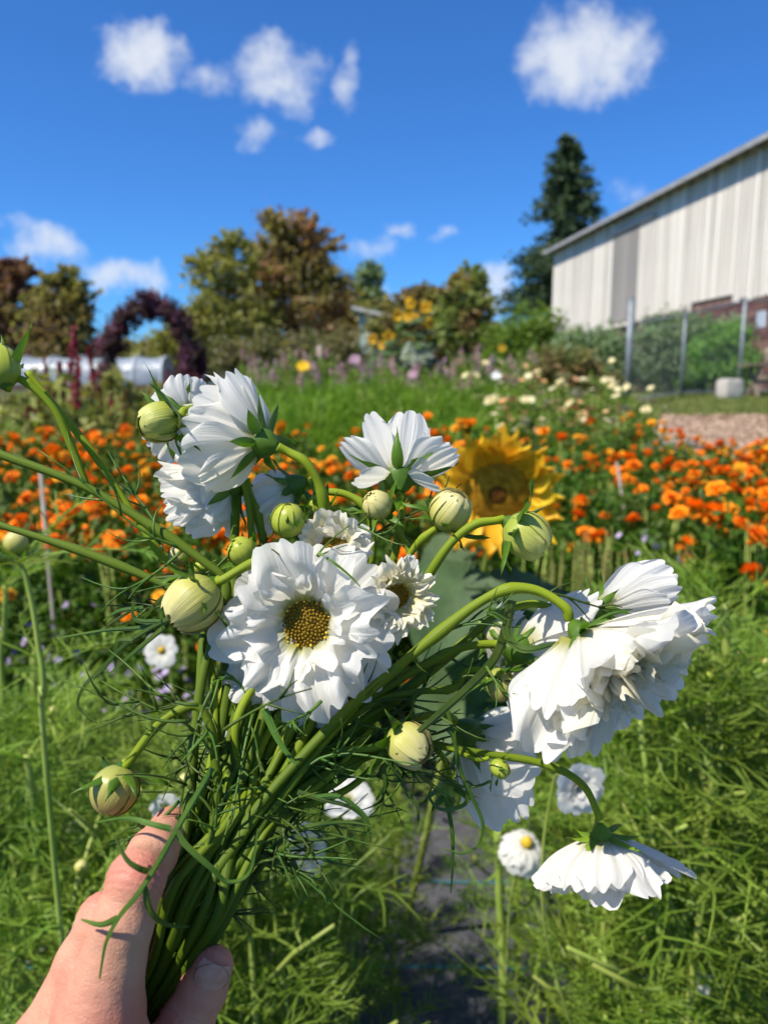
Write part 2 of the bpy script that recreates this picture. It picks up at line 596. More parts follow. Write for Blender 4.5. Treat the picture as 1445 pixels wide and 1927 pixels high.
# ------------------------------------------------------------------ barn
def build_barn():
    y0, y1 = 17.0, 45.0

    def wx(y):
        return 11.96 - 0.1157 * (y - 24)
    p0, p1 = Vector((wx(y0), y0, 0)), Vector((wx(y1), y1, 0))
    wd = (p1 - p0).normalized()
    wn = Vector((-wd.y, wd.x, 0))
    if wn.x > 0:
        wn = -wn
    zt = at(1445, 243, 24).z
    zb = at(1445, 548, 24).z
    root = empty('barn', (p1.x, p1.y, gz(p1.x, p1.y)), 'large weathered white board barn with a long metal eave at the right', 'barn')
    plank_m = mat('weathered_white_board', (.44, .395, .33), (.80, .75, .66), 2.2, .75, .2, bump=.35, bscale=12, rnd=.11, detail=7, stretch=(6, 6, .35), c3=(.70, .655, .57), lo=.3, hi=.6)
    door_m = mat('grey_board', (.25, .235, .215), (.41, .385, .355), 1.6, .8, .2, bump=.35, bscale=12, rnd=.12, detail=7, stretch=(6, 6, .35))
    dark_m = mat('barn_inside', (.03, .027, .025), (.05, .045, .04), 3, .9, .1)
    brick_m = mat('red_brick', (.10, .05, .045), (.19, .095, .08), 2.2, .85, .15, bump=.4, bscale=14, rnd=.25)
    steel_m = mat('roof_steel', (.22, .235, .24), (.31, .325, .33), 2, .45, .5, rnd=.05, metallic=.3)
    trim_m = mat('grey_trim', (.28, .285, .28), (.38, .385, .38), 3, .6, .3)
    mb = MB()
    mb.box((0, 0, .5), (.20, .03, 1.0))
    pm, dm = mb.mesh('plank', plank_m, smooth=False), mb.mesh('plank', door_m, smooth=False)
    L = (p1 - p0).length
    n = int(L / .225)
    ang = math.atan2(wd.y, wd.x)
    y_d0, y_d1 = 34.0, 36.8          # the grey sliding door
    door = None
    for i in range(n):
        s = (i + .5) * L / n
        p = p0 + wd * s
        b = zb + random.uniform(-.10, .05)
        if y_d0 < p.y < y_d1:
            b = zt - .62
        if 26.6 < p.y < 29.4:
            b = zb + .2             # shorter boards over a slit window
        if p.y > 35:
            b -= .25
        o = link('plank', pm, root)
        o.location = p + wn * random.uniform(-.006, .008) + Vector((0, 0, b)) - ORG[root.name]
        o.rotation_euler = (0, random.uniform(-.002, .002), ang)
        o.scale = (random.uniform(.84, .97), 1, zt - b + .12)
    # sliding door, a little proud of the wall
    dmb = MB()
    c0, c1 = p0 + wd * ((y_d0 - y0) / wd.y), p0 + wd * ((y_d1 - y0) / wd.y)
    mid = (c0 + c1) / 2
    dl = (c1 - c0).length
    dmb.box(mid + Vector((0, 0, (zb + zt) / 2 - .3)) + wn * -.03, (dl, .03, zt - zb - .75), axes=(wd, wn, Vector((0, 0, 1))))
    door = dmb.build('sliding_door', dark_m, root, False)
    nd = int(dl / .22)
    for i in range(nd):
        p = c0 + wd * ((i + .5) * dl / nd)
        o = link('plank', dm, door)
        o.location = p + wn * .01 + Vector((0, 0, zb + .03)) - ORG[root.name]
        o.rotation_euler = (0, 0, ang)
        o.scale = (.96, 1, zt - zb - .7)
    tr = MB()
    tr.box(mid + wn * .08 + Vector((0, 0, zt - .6)) - wd * .6, (dl + 1.8, .10, .13), axes=(wd, wn, Vector((0, 0, 1))))
    tr.build('door_track', trim_m, root, False)
    sl_ = MB()
    sl_.box(mid + wn * .05 + Vector((0, 0, zb - .12)), (dl, .06, .14), axes=(wd, wn, Vector((0, 0, 1))))
    sl_.build('door_sill', plank_m, root, False)
    # framing, inside, stone base
    mb = MB()
    bw = 11.0
    ctr = (p0 + p1) / 2 - wn * (bw / 2 + .1)
    mb.box(ctr + Vector((0, 0, (zt + 1) / 2)), (L - .1, bw, zt - 1.2), axes=(wd, wn, Vector((0, 0, 1))))
    mb.build('timber_core', dark_m, root, False)
    # brick foundation courses under the boards, near the front end
    cm = MB()
    cm.box((0, 0, 0), (.40, .12, .19))
    bm_ = cm.mesh('brick', brick_m, smooth=False)
    fb = MB()
    fb.box((p0 + p1) / 2 - wn * .10 + Vector((0, 0, zb / 2 + .3)), (L, .08, zb - .4), axes=(wd, wn, Vector((0, 0, 1))))
    fnd = fb.build('foundation', mat('mortar', (.16, .10, .09), (.24, .17, .15), 3, .9, .1), root, False)
    rows = int((zb - 1.2) / .2) + 1
    for r in range(rows):
        for c in range(36):
            s = (c + .5 * (r % 2)) * .42 + .1
            p = p0 + wd * s
            if (21.2 < p.y < 22.2 and r < rows - 1) or 24.5 < p.y < 25.4 and r > rows - 6:
                continue
            o = link('brick', bm_, fnd)
            o.location = p - wn * (.06 + random.uniform(-.008, .008)) + Vector((0, 0, zb - .12 - r * .2)) - ORG[root.name]
            o.rotation_euler = (0, 0, ang)
    # pale board over the doorway in the base, window, slit
    mb = MB()
    p = p0 + wd * 4.75
    mb.box(p + wn * .03 + Vector((0, 0, zb - 1.0)), (.55, .06, 1.15), axes=(wd, wn, Vector((0, 0, 1))))
    mb.build('door_board', mat('tan_board', (.45, .34, .25), (.6, .48, .38), 3, .8, .2, stretch=(4, 4, .4)), root, False)
    mb = MB()
    p = p0 + wd * 7.95
    mb.box(p + wn * -.04 + Vector((0, 0, zb - .55)), (.8, .05, .85), axes=(wd, wn, Vector((0, 0, 1))))
    wf = mb.build('window', dark_m, root, False)
    mb = MB()
    mb.box(p + wn * .0 + Vector((0, 0, zb - .75)), (.5, .03, .5), axes=(wd, wn, Vector((0, 0, 1))))
    mb.build('pane', mat('window_glass', (.35, .42, .5), (.5, .56, .62), 3, .15, .6), wf, False)
    # roof: two slopes, steel sheets with ribs, fascia and gutter edge
    ov, rl = .44, 7.2
    sl = R(27)
    dn = -wn * math.cos(sl) + Vector((0, 0, math.sin(sl)))
    up = wn * math.sin(sl) + Vector((0, 0, math.cos(sl)))
    e0, e1 = p0 + wn * ov + Vector((0, 0, zt - .02)), p1 + wn * ov + wd * .55 + Vector((0, 0, zt - .02))
    RL = (e1 - e0).length
    mb = MB()
    nc = 420

    def f(u, v):
        return e0 + wd * (u * RL) + dn * (v * rl) + up * (.10 + .018 * math.sin(u * nc * 2 * math.pi / 4))
    mb.grid(f, nc, 2)
    rf = mb.build('roof', steel_m, root, True)
    mb = MB()
    mb.box((e0 + e1) / 2 + dn * (rl / 2) + up * .04, (RL, rl, .05), axes=(wd, dn, up))
    mb.build('roof_deck', mat('roof_deck_wood', (.20, .18, .16), (.30, .27, .24), 3, .9, .1), rf, False)
    rp = (e0 + e1) / 2 + dn * rl
    dn2 = -wn * math.cos(sl) - Vector((0, 0, math.sin(sl)))
    up2 = -wn * math.sin(sl) + Vector((0, 0, math.cos(sl)))
    mb = MB()
    mb.box(rp + dn2 * (rl / 2) + up2 * .05, (RL, rl, .07), axes=(wd, dn2, up2))
    mb.build('roof', steel_m, root, False)
    mb = MB()
    mb.box((e0 + e1) / 2 + wn * .025 + Vector((0, 0, .0)), (RL, .05, .14), axes=(wd, wn, Vector((0, 0, 1))))
    mb.build('fascia', trim_m, root, False)
    # rafter tails under the eave
    mb = MB()
    mb.box((0, 0, 0), (.06, ov * .9, .12))
    rm = mb.mesh('rafter', trim_m, smooth=False)
    for i in range(34):
        p = p0 + wd * (i * L / 33)
        o = link('rafter', rm, root)
        o.location = p + wn * (ov * .47) + Vector((0, 0, zt - .06)) - ORG[root.name]
        o.rotation_euler = (0, 0, ang)
    # gable end boards, far end
    mb = MB()
    g0 = p1 + wd * .04
    mb.add([g0 + Vector((0, 0, .8)), g0 - wn * 11.2 + Vector((0, 0, .8)), g0 - wn * 11.2 + Vector((0, 0, zt)), g0 - wn * 5.6 + Vector((0, 0, zt + 2.8)), g0 + Vector((0, 0, zt))], [(0, 1, 2, 3, 4)])
    mb.build('gable_wall', plank_m, root, False)


build_barn()

# ------------------------------------------------------------------ fence, block, table, edging
steel = mat('galvanised_steel', (.17, .20, .22), (.25, .28, .30), 8, .55, .4, metallic=.3)


def build_fence():
    b0 = at(1188, 757, 15.5)
    z0 = gz(b0.x, b0.y)
    root = empty('chain_link_fence', (b0.x, b0.y, z0), 'grey chain link fence with steel posts below the barn', 'fence')
    pts = [(1188, 15.5, 562, .062), (1290, 18.3, 588, .04), (1402, 18.6, 562, .045), (1560, 19.0, 560, .045)]
    pp = []
    for (px, Y, top, r) in pts:
        t = at(px, top, Y)
        z = gz(t.x, t.y)
        pp.append((Vector((t.x, t.y, z)), t.z))
        mb = MB()
        mb.tube([(t.x, t.y, z - .05), (t.x, t.y, t.z)], r, 10)
        mb.tube([(t.x, t.y, t.z), (t.x, t.y, t.z + .04)], [r * 1.15, r * .4], 10)
        mb.build('post', steel, root)
    mb = MB()
    a = at(1188, 610, 15.5)
    q = [a, at(1290, 592, 18.3), at(1402, 566, 18.6), at(1560, 562, 19.0)]
    mb.tube(q, .022, 8)
    mb.build('top_rail', steel, root)
    mb = MB()
    qb = [Vector((p.x, p.y, z.z + .10)) for p, z in zip(q, [x[0] for x in pp])]
    mb.tube(qb, .024, 8)
    mb.build('bottom_rail', steel, root)
    mb = MB()
    for k in range(3):
        A0, A1, B0, B1 = qb[k], qb[k + 1], q[k], q[k + 1]
        n = 26
        for i in range(-n, n):
            for sgn in (1, -1):
                t0, t1 = i / n, i / n + .7
                if sgn < 0:
                    s0, s1 = max(t0, 0), min(t1, 1)
                else:
                    s0, s1 = max(t0, 0), min(t1, 1)
                if s1 <= s0:
                    continue
                h0, h1 = (s0 - t0) / .7, (s1 - t0) / .7
                if sgn < 0:
                    h0, h1 = 1 - h0, 1 - h1
                P = A0.lerp(A1, s0).lerp(B0.lerp(B1, s0), h0)
                S = A0.lerp(A1, s1).lerp(B0.lerp(B1, s1), h1)
                mb.tube([P, S], .0016, 3, False)
    mb.build('chain_mesh', steel, root, kind='stuff')


build_fence()


def rough_box(mb, c, size, seed, rot=0, amp=.01, n=5):
    r = random.Random(seed)
    V, Fc = [], []
    bm = []
    for ax in range(3):
        for sg in (-1, 1):
            def f(u, v, ax=ax, sg=sg):
                q = [0, 0, 0]
                q[ax] = sg
                q[(ax + 1) % 3] = (2 * u - 1) * (1 if sg > 0 else -1)
                q[(ax + 2) % 3] = 2 * v - 1
                p = Vector(q)
                l4 = (abs(p.x) ** 8 + abs(p.y) ** 8 + abs(p.z) ** 8) ** (1 / 8)
                p = p / l4
                p = Vector((p.x * size[0] / 2, p.y * size[1] / 2, p.z * size[2] / 2))
                d = mnoise.noise(p * 6 + Vector((seed, 0, 0))) * amp
                p = p * (1 + d / max(.05, p.length))
                return Matrix.Rotation(rot, 3, 'Z') @ p + Vector(c)
            mb.grid(f, n, n)


conc = mat('concrete', (.38, .35, .31), (.52, .49, .44), 8, .9, .1, bump=.5, bscale=40)
c = at(1371, 748, 17.6)
zc = gz(c.x, c.y)
mb = MB()
rough_box(mb, (c.x, c.y, zc + .22), (.46, .42, .44), 2, .2)
tag(mb.build('concrete_block', conc), 'pale square concrete block on the lawn at the fence foot', 'concrete block')


def build_table():
    wood = mat('old_wood', (.16, .12, .09), (.30, .24, .19), 4, .85, .15, stretch=(1, 8, 8), bump=.4, bscale=20)
    c = at(1450, 740, 18.0)
    z = gz(c.x, c.y)
    root = empty('picnic_table', (c.x, c.y, z), 'old grey wooden picnic table at the right edge by the fence', 'table')
    for i in range(5):
        mb = MB()
        mb.box((c.x, c.y - .3 + i * .15, z + .74), (1.35, .135, .04))
        mb.build('plank', wood, root, False)
    for sx in (-.42, .42):
        for sg in (-1, 1):
            mb = MB()
            ax = Vector((0, .5 * sg, .72)).normalized()
            mb.box((c.x + sx, c.y, z + .36), (.05, .09, .88), axes=(Vector((1, 0, 0)), ax.cross(Vector((1, 0, 0))), ax))
            mb.build('leg', wood, root, False)
    mb = MB()
    mb.box((c.x, c.y, z + .36), (.9, .06, .09))
    mb.build('stretcher', wood, root, False)
    # folded tarpaulin on top
    mb = MB()
    rough_box(mb, (c.x + .25, c.y, z + .95), (.75, .5, .38), 11, .1, .05, 8)
    tag(mb.build('tarpaulin', mat('tan_tarp', (.25, .20, .15), (.36, .30, .23), 5, .8, .2)), 'bundled tan tarpaulin lying on the picnic table', 'tarpaulin')


build_table()
mb = MB()
a = at(1205, 798, 9.2)
rough_box(mb, (a.x + .3, a.y, gz(a.x, a.y) + .09), (.95, .16, .2), 4, -.12, .02, 6)
tag(mb.build('edging_timber', mat('grey_timber', (.16, .15, .14), (.30, .28, .26), 4, .85, .2, stretch=(1, 6, 6))), 'grey timber edging beside the wood chip path', 'timber')


# ------------------------------------------------------------------ trees and shrubs
def tree(name, label, cat, Y, base_px, blobs, leaf_m, n_leaf, size, trunk_r=.12, group=None, seed=1, depth=.8, trunk=True, limbs=True, hole=0.45, aspect=.6):
    """blobs: (px, py, rx px, ry px) crown masses seen from the camera, each a round volume at distance Y."""
    g = np.random.default_rng(seed)
    bx = at(base_px, 700, Y).x
    bz = gz(bx, Y)
    root = empty(name, (bx, Y, bz), label, cat, group)
    px = Y / F
    C, S = [], []
    for (x, y, rx, ry) in blobs:
        p = at(x, y, Y)
        C.append((p.x, Y + g.uniform(-.3, .3) * rx * px, p.z))
        S.append((rx * px, rx * px * depth, ry * px))
    C, S = np.array(C), np.array(S)
    vol = (S[:, 0] * S[:, 2])
    cnt = np.maximum(20, (n_leaf * vol / vol.sum()).astype(int))
    pts = []
    for c, s, k in zip(C, S, cnt):
        # clumps inside the blob
        nc = max(5, int(k / 45))
        d = g.normal(size=(nc, 3))
        d /= np.linalg.norm(d, axis=1)[:, None]
        cc = c + d * s * (g.uniform(.2, 1.15, size=(nc, 1)) ** .7)
        idx = g.integers(0, nc, k)
        q = cc[idx] + g.normal(size=(k, 3)) * (s.mean() * .2) * g.uniform(.6, 1.5, size=(k, 1))
        pts.append(q)
    if trunk:
        pts = [q[g.random(len(q)) < .5] for q in pts]
        for c, s in zip(C, S):
            for _ in range(22):
                d = g.normal(size=3)
                d[2] = abs(d[2]) * .9 + .25
                d /= np.linalg.norm(d)
                b = c + d * s * g.uniform(.4, .8)
                L_ = s.mean() * g.uniform(.45, .95)
                t = g.random(int(n_leaf / len(C) / 55) + 6)[:, None]
                q = b + d * L_ * t + np.array([0, 0, -.25]) * L_ * t * t * g.uniform(-.3, 1)
                pts.append(q + g.normal(size=q.shape) * s.mean() * .06)
    pts = np.concatenate(pts)
    pts = pts[pts[:, 2] > bz + .02]
    V, Q = leaf_quads(pts, size, seed + 5, aspect)
    V = V - np.array(ORG[root.name])
    cr_ = link('crown' if trunk else 'foliage', np_mesh('crown', V, Q, leaf_m), root)
    if trunk:
        mb = MB()
        top = C[:, 2].max()
        tp = [(bx, Y, bz - .1)]
        k = 6
        for i in range(1, k + 1):
            t = i / k
            tp.append((bx + g.normal() * .12 * t + (C[:, 0].mean() - bx) * t, Y + g.normal() * .1 * t, bz + (top - bz) * t))
        mb.tube(tp, [trunk_r * (1 - .85 * i / k) for i in range(k + 1)], 8)
        mb.build('trunk', M['bark'], root)
        if limbs:
            for c, s in zip(C, S):
                mb = MB()
                t = min(.8, max(.1, (c[2] - bz) / (top - bz) * .6))
                a = np.array(tp[int(t * k)])
                mid_ = (a + c) / 2 + np.array([0, 0, -.15]) + g.normal(size=3) * .08
                e = c + np.array([0, 0, s[2] * .6]) + g.normal(size=3) * .1
                pth = cr([a, mid_, c, e], 4)
                mb.tube(pth, list(np.linspace(trunk_r * .4, .012, len(pth))), 5)
                for _ in range(5):
                    b = pth[g.integers(4, len(pth) - 1)]
                    e2 = c + g.normal(size=3) * s * .6
                    mb.tube([b, (np.array(b) + e2) / 2 + g.normal(size=3) * .05, e2], [.02, .014, .006], 4)
                mb.build('limb', M['bark'], root)
    return root


def fol(name, a, b, c=None, scale=1.2, rnd=0, trans=.3):
    if name.startswith('leaf_'):
        a, b = [tuple(min(.6, q * 1.4) for q in t) for t in (a, b)]
        c = c and tuple(min(.6, q * 1.4) for q in c)
        trans = .42
    return mat(name, a, b, scale, .55, .3, trans=trans, tcol=(1.3, 1.4, .7), c3=c, rnd=rnd, lo=.38, hi=.62)


L_brown = fol('leaf_brown_green', (.15, .10, .05), (.17, .17, .05), (.20, .16, .06), .6)
L_rust = fol('leaf_rust', (.24, .11, .065), (.19, .17, .06), (.21, .15, .065), .5)
L_red = fol('leaf_dull_red', (.15, .06, .055), (.14, .12, .05), (.16, .085, .055), .7)
L_yg = fol('leaf_yellow_green', (.17, .17, .05), (.24, .22, .065), (.20, .20, .055), .7)
L_green = fol('leaf_mid_green', (.075, .13, .015), (.13, .19, .03), None, 1.0)
L_grey = fol('leaf_grey_green', (.12, .17, .09), (.18, .24, .13), None, 1.2)
L_bright = fol('leaf_bright_green', (.09, .19, .03), (.14, .27, .05), None, 1.4)
L_dark = fol('needle_dark', (.045, .08, .036), (.075, .115, .045), None, .8, trans=.2)
L_purple = fol('leaf_purple', (.06, .02, .04), (.14, .05, .10), (.055, .03, .03), 2.0)

tree('broadleaf_tree', 'tall tree with rust tinted crown, the highest of the middle clump', 'tree', 34, 560,
     [(545, 445, 55, 32), (580, 480, 50, 45), (525, 490, 52, 45), (560, 540, 75, 55), (500, 560, 50, 55), (615, 550, 38, 50), (560, 610, 90, 55), (480, 620, 60, 50)], L_rust, 17000, .24, .22, seed=3)
tree('broadleaf_tree', 'thin yellow green tree left of the rust tinted tree', 'tree', 31, 430,
     [(432, 470, 38, 28), (385, 500, 30, 22), (450, 510, 48, 35), (410, 545, 52, 40), (430, 600, 70, 50), (470, 630, 55, 45), (390, 620, 40, 45)], L_yg, 9000, .2, .16, seed=4)
tree('broadleaf_tree', 'brown tree behind the thin yellow green one, above the arch', 'tree', 38, 650,
     [(640, 590, 45, 45), (670, 630, 45, 45), (610, 640, 50, 45), (648, 655, 60, 40)], L_brown, 6500, .3, .2, seed=5)
tree('broadleaf_tree', 'small slender tree rising beside the white shed roof', 'tree', 40, 700,
     [(697, 525, 26, 22), (690, 560, 30, 25), (706, 590, 24, 30)], L_grey, 3200, .26, .12, seed=6)
tree('broadleaf_tree', 'reddish tree at the left edge of the photo', 'tree', 30, 20,
     [(30, 520, 42, 28), (-20, 530, 45, 35), (15, 570, 60, 45), (-40, 600, 70, 60), (40, 640, 70, 55), (-30, 660, 70, 45)], L_red, 10000, .24, .2, seed=7)
tree('broadleaf_tree', 'brown green rounded tree between the left edge tree and the arch', 'tree', 28, 118,
     [(128, 540, 36, 26), (100, 580, 55, 42), (140, 590, 34, 45), (110, 640, 62, 50), (145, 650, 32, 40)], L_brown, 9000, .22, .16, seed=8)
tree('broadleaf_tree', 'tree with red tipped crown right of the sunflowers', 'tree', 26, 875,
     [(885, 530, 28, 22), (862, 560, 34, 30), (890, 580, 36, 40), (865, 620, 50, 45)], fol('leaf_red_tip', (.15, .19, .05), (.24, .14, .07), (.18, .21, .06), .8), 7000, .2, .12, seed=9)
tree('broadleaf_tree', 'low olive tree between the small slender tree and the red tipped tree', 'tree', 30, 790,
     [(790, 565, 34, 22), (760, 600, 40, 38), (810, 600, 44, 40), (740, 630, 44, 40)], L_brown, 5500, .22, .12, seed=10)
tree('broadleaf_tree', 'dull green tree filling the gap seen through the arch', 'tree', 33, 300,
     [(330, 660, 45, 34), (375, 640, 40, 40), (262, 690, 40, 22), (370, 670, 50, 36), (310, 690, 50, 24)], L_yg, 5500, .24, .14, seed=11)
tree('bush', 'dark green bush at the foot of the barn corner', 'bush', 24, 985,
     [(990, 640, 55, 50), (950, 660, 45, 45), (1030, 650, 48, 48), (1000, 690, 75, 40)], L_green, 8000, .16, seed=12, trunk=False)
tree('bush', 'grey green bush left of the chain link fence post', 'bush', 21, 1110,
     [(1090, 665, 50, 35), (1145, 660, 50, 35), (1060, 690, 50, 30), (1120, 700, 70, 35)], L_grey, 8000, .14, seed=13, trunk=False)
tree('bush', 'brownish bush in front of the grey green bush', 'bush', 15, 1060,
     [(1030, 690, 48, 30), (1075, 690, 40, 35), (1000, 710, 40, 28), (1110, 715, 50, 30)], fol('leaf_brown_bush', (.16, .12, .05), (.13, .17, .05), None, 1.5), 6000, .09, seed=14, trunk=False)
tree('bush', 'grey leaved bush behind the chain link fence', 'bush', 21, 1250,
     [(1235, 650, 45, 45), (1275, 640, 42, 48), (1220, 690, 55, 45), (1270, 700, 55, 40), (1310, 620, 34, 26), (1385, 625, 30, 22)], L_grey, 10500, .13, seed=15, trunk=False)
tree('bush', 'bright green bush behind the fence beside the concrete block', 'bush', 20.5, 1350,
     [(1350, 660, 45, 42), (1310, 690, 40, 42), (1385, 690, 40, 40), (1340, 715, 55, 35), (1375, 640, 35, 28)], L_bright, 10000, .12, seed=16, trunk=False)
tree('bush', 'dark shrub at the foot of the middle trees', 'bush', 22, 560,
     [(480, 670, 60, 32), (560, 665, 60, 36), (640, 670, 60, 36), (430, 675, 50, 30), (590, 690, 80, 25)], fol('leaf_hedge', (.10, .105, .045), (.17, .145, .07), None, 1.0), 9000, .15, seed=17, trunk=False)
tree('bush', 'dark red shrub under the trees at the left edge', 'bush', 36, 60,
     [(40, 660, 60, 25), (110, 655, 55, 28), (-20, 650, 60, 35), (150, 665, 30, 25)], L_red, 7000, .17, seed=18, trunk=False)


n = 42000
hx = rng.uniform(-75, 14, n)
hp = np.stack([hx, 62 + rng.uniform(-2, 2, n), 1.3 + (3.4 + 1.3 * np.sin(hx * .31) + .8 * np.sin(hx * .83 + 1)) * rng.random(n) ** .75], axis=1)
hp += rng.normal(size=(n, 3)) * .25
V, Q = leaf_quads(hp, .55, 77, .6)
tag(link('hedgerow', np_mesh('hedgerow', V, Q, L_brown)), 'far brownish hedgerow closing the view behind the trees', 'hedgerow', None, 'stuff')


def spruce():
    Y = 56
    top, base = at(1068, 258, Y), at(1060, 700, Y)
    root = empty('spruce_tree', (base.x, Y, gz(base.x, Y)), 'tall dark spruce behind the barn', 'tree')
    g = np.random.default_rng(21)
    mb = MB()
    mb.tube([(base.x, Y, gz(base.x, Y) - .2), (top.x, Y, top.z)], [.32, .03], 8)
    mb.build('trunk', M['bark'], root)
    pts = []
    H = top.z - base.z
    lim = MB()
    for i in range(260):
        t = (i + .5) / 260
        t = t ** .9
        zz = top.z - H * t
        L = (.35 + 5.6 * t ** .8) * g.uniform(.7, 1.2)
        if t > .55:
            L *= .95
        a = g.uniform(0, 2 * math.pi)
        dr = np.array([math.cos(a), math.sin(a), -.22 + .3 * (1 - t)])
        b = np.array([base.x + (top.x - base.x) * (1 - t), Y, zz])
        k = int(30 + 130 * L / 5)
        s = g.uniform(.1, 1, k)
        droop = -.12 * L * s ** 2 + .05 * L * s ** 4
        q = b + dr * L * s[:, None]
        q[:, 2] += droop
        q += g.normal(size=(k, 3)) * np.array([.3, .3, .26]) * (.4 + .6 * L / 5)
        pts.append(q)
        lim.tube([b, b + dr * L * .9 + np.array([0, 0, -.1 * L])], [.05, .015], 4)
    lim.build('limb', M['bark'], root)
    pts = np.concatenate(pts)
    V, Q = leaf_quads(pts, .42, 22, .42)
    link('crown', np_mesh('crown', V - np.array(ORG[root.name]), Q, L_dark), root)


spruce()


def build_shed():
    Y = 30
    c = at(712, 640, Y)
    z = gz(c.x, Y)
    root = empty('shed', (c.x, Y, z), 'small white garden shed with a grey sloping roof behind sunflowers', 'shed')
    wm = mat('shed_white', (.62, .66, .62), (.75, .78, .74), 3, .7, .2)
    gm = mat('shed_mint', (.36, .46, .40), (.42, .52, .45), 3, .7, .2)
    W, D, H = 1.6, 2.2, 1.75
    ztop = at(700, 580, Y).z
    zlow = at(735, 602, Y).z
    mb = MB()
    mb.add([(c.x - .75, Y, z), (c.x + .9, Y, z), (c.x + .9, Y, zlow - .12), (c.x - .75, Y, ztop - .2),
            (c.x - .75, Y + D, z), (c.x + .9, Y + D, z), (c.x + .9, Y + D, zlow - .12), (c.x - .75, Y + D, ztop - .2)],
           [(0, 1, 2, 3), (4, 7, 6, 5), (0, 3, 7, 4), (1, 5, 6, 2)])
    mb.build('wall', gm, root, False)
    mb = MB()
    a = (Vector((c.x + 1.15, Y, zlow - .06)) - Vector((c.x - 1.0, Y, ztop)))
    ln = a.length
    ax = a.normalized()
    mb.box((Vector((c.x + 1.15, 0, zlow - .06)) + Vector((c.x - 1.0, 0, ztop))) / 2 + Vector((0, Y + D / 2, 0)), (ln, D + .7, .13), axes=(ax, Vector((0, 1, 0)), ax.cross(Vector((0, 1, 0)))))
    mb.build('roof', mat('shed_roof', (.42, .42, .38), (.52, .52, .47), 4, .7, .2), root, False)
    mb = MB()
    d0 = at(695, 610, Y - .05)
    mb.box((d0.x, Y - .04, d0.z - .05), (.34, .05, .75))
    mb.build('window', wm, root, False)


build_shed()


def build_tunnel():
    Y = 25.5
    a, b = at(-70, 738, Y), at(304, 738, Y)
    z = gz(a.x, Y)
    H = at(100, 671, Y).z - z
    root = empty('hoop_tunnel', (a.x, Y, z), 'low plastic covered growing tunnel behind the purple arch', 'polytunnel')
    film = mat('plastic_film', (.27, .32, .38), (.42, .47, .52), 1.2, .3, .5, trans=.3, bump=.3, bscale=4, stretch=(1, 1, 2))
    Wd = 1.6
    L = b.x - a.x
    mb = MB()

    def f(u, v):
        t = math.pi * v
        sag = 1 - .03 * math.sin(u * 7 * math.pi) ** 2
        return (a.x + u * L, Y + Wd / 2 - Wd / 2 * math.cos(t) * (abs(math.cos(t)) ** -.25 if abs(math.cos(t)) > .01 else 1), z + H * math.sin(t) ** .7 * sag)
    mb.grid(f, 56, 20)
    mb.build('cover', film, root)
    pm = mat('tunnel_pipe', (.42, .45, .47), (.55, .58, .6), 5, .4, .4)
    for i in range(8):
        mb = MB()
        u = i / 7
        mb.tube([Vector(f(u, k / 20)) + Vector((0, 0, .02)) for k in range(21)], .045, 6)
        mb.build('hoop', pm, root)
    for x, sg in ((a.x, -1), (b.x, 1)):
        mb = MB()
        ring = [Vector(f(0 if sg < 0 else 1, k / 20)) for k in range(21)]
        mb.add(ring, [tuple(range(21))])
        mb.build('end_wall', film, root, False)
    mb = MB()
    mb.box(((a.x + b.x) / 2, Y - .03, z + .1), (L, .05, .2))
    mb.build('baseboard', M['bark'], root, False)


build_tunnel()


def build_arch():
    Y = 19
    pts2 = [(212, 745), (208, 700), (210, 650), (228, 608), (264, 584), (298, 580), (332, 598), (356, 638), (364, 690), (366, 745)]
    c = at(288, 740, Y)
    root = empty('garden_arch', (c.x, Y, gz(c.x, Y)), 'garden arch grown over with dark purple vine', 'arch')
    path = [at(x, y, Y) for x, y in pts2]
    path[0].z = path[-1].z = gz(c.x, Y)
    pm = mat('arch_iron', (.04, .035, .035), (.07, .06, .06), 5, .6, .3)
    for dy in (-.25, .25):
        mb = MB()
        mb.tube([Vector(p) + Vector((0, dy, 0)) for p in cr(path, 5)], .02, 6)
        mb.build('hoop', pm, root)
    g = np.random.default_rng(31)
    P = np.array(cr(path, 12))
    n = 11000
    i = g.integers(0, len(P), n)
    nc = 200
    cc = P[g.integers(0, len(P), nc)] + g.normal(size=(nc, 3)) * np.array([.115, .2, .115])
    q = cc[g.integers(0, nc, n)] + g.normal(size=(n, 3)) * .07
    nb = 60
    outw = P[g.integers(10, len(P) - 10, 900)]
    q2 = outw + (outw - np.array([c.x, Y, at(288, 680, Y).z])) * g.uniform(.05, .26, size=(900, 1)) + g.normal(size=(900, 3)) * .05
    q = np.concatenate([q, q2])
    V, Q = leaf_quads(q, .10, 32, .7)
    link('foliage', np_mesh('foliage', V - np.array(ORG[root.name]), Q, L_purple), root)
    mb = MB()
    for s in range(7):
        off = Vector((g.normal() * .06, g.normal() * .2, 0))
        mb.tube([Vector(p) + off + Vector((g.normal() * .04, g.normal() * .05, 0)) for p in cr(path, 3)], .012, 5)
    mb.build('vine_stem', M['bark'], root)


build_arch()
mb = MB()
p = at(602, 690, 14)
mb.tube([(p.x, 14, gz(p.x, 14)), (p.x, 14, at(602, 650, 14).z)], .055, 8)
tag(mb.build('wooden_post', mat('post_wood', (.22, .17, .14), (.32, .26, .22), 6, .9, .1)), 'short weathered wooden post in front of the middle trees', 'post')

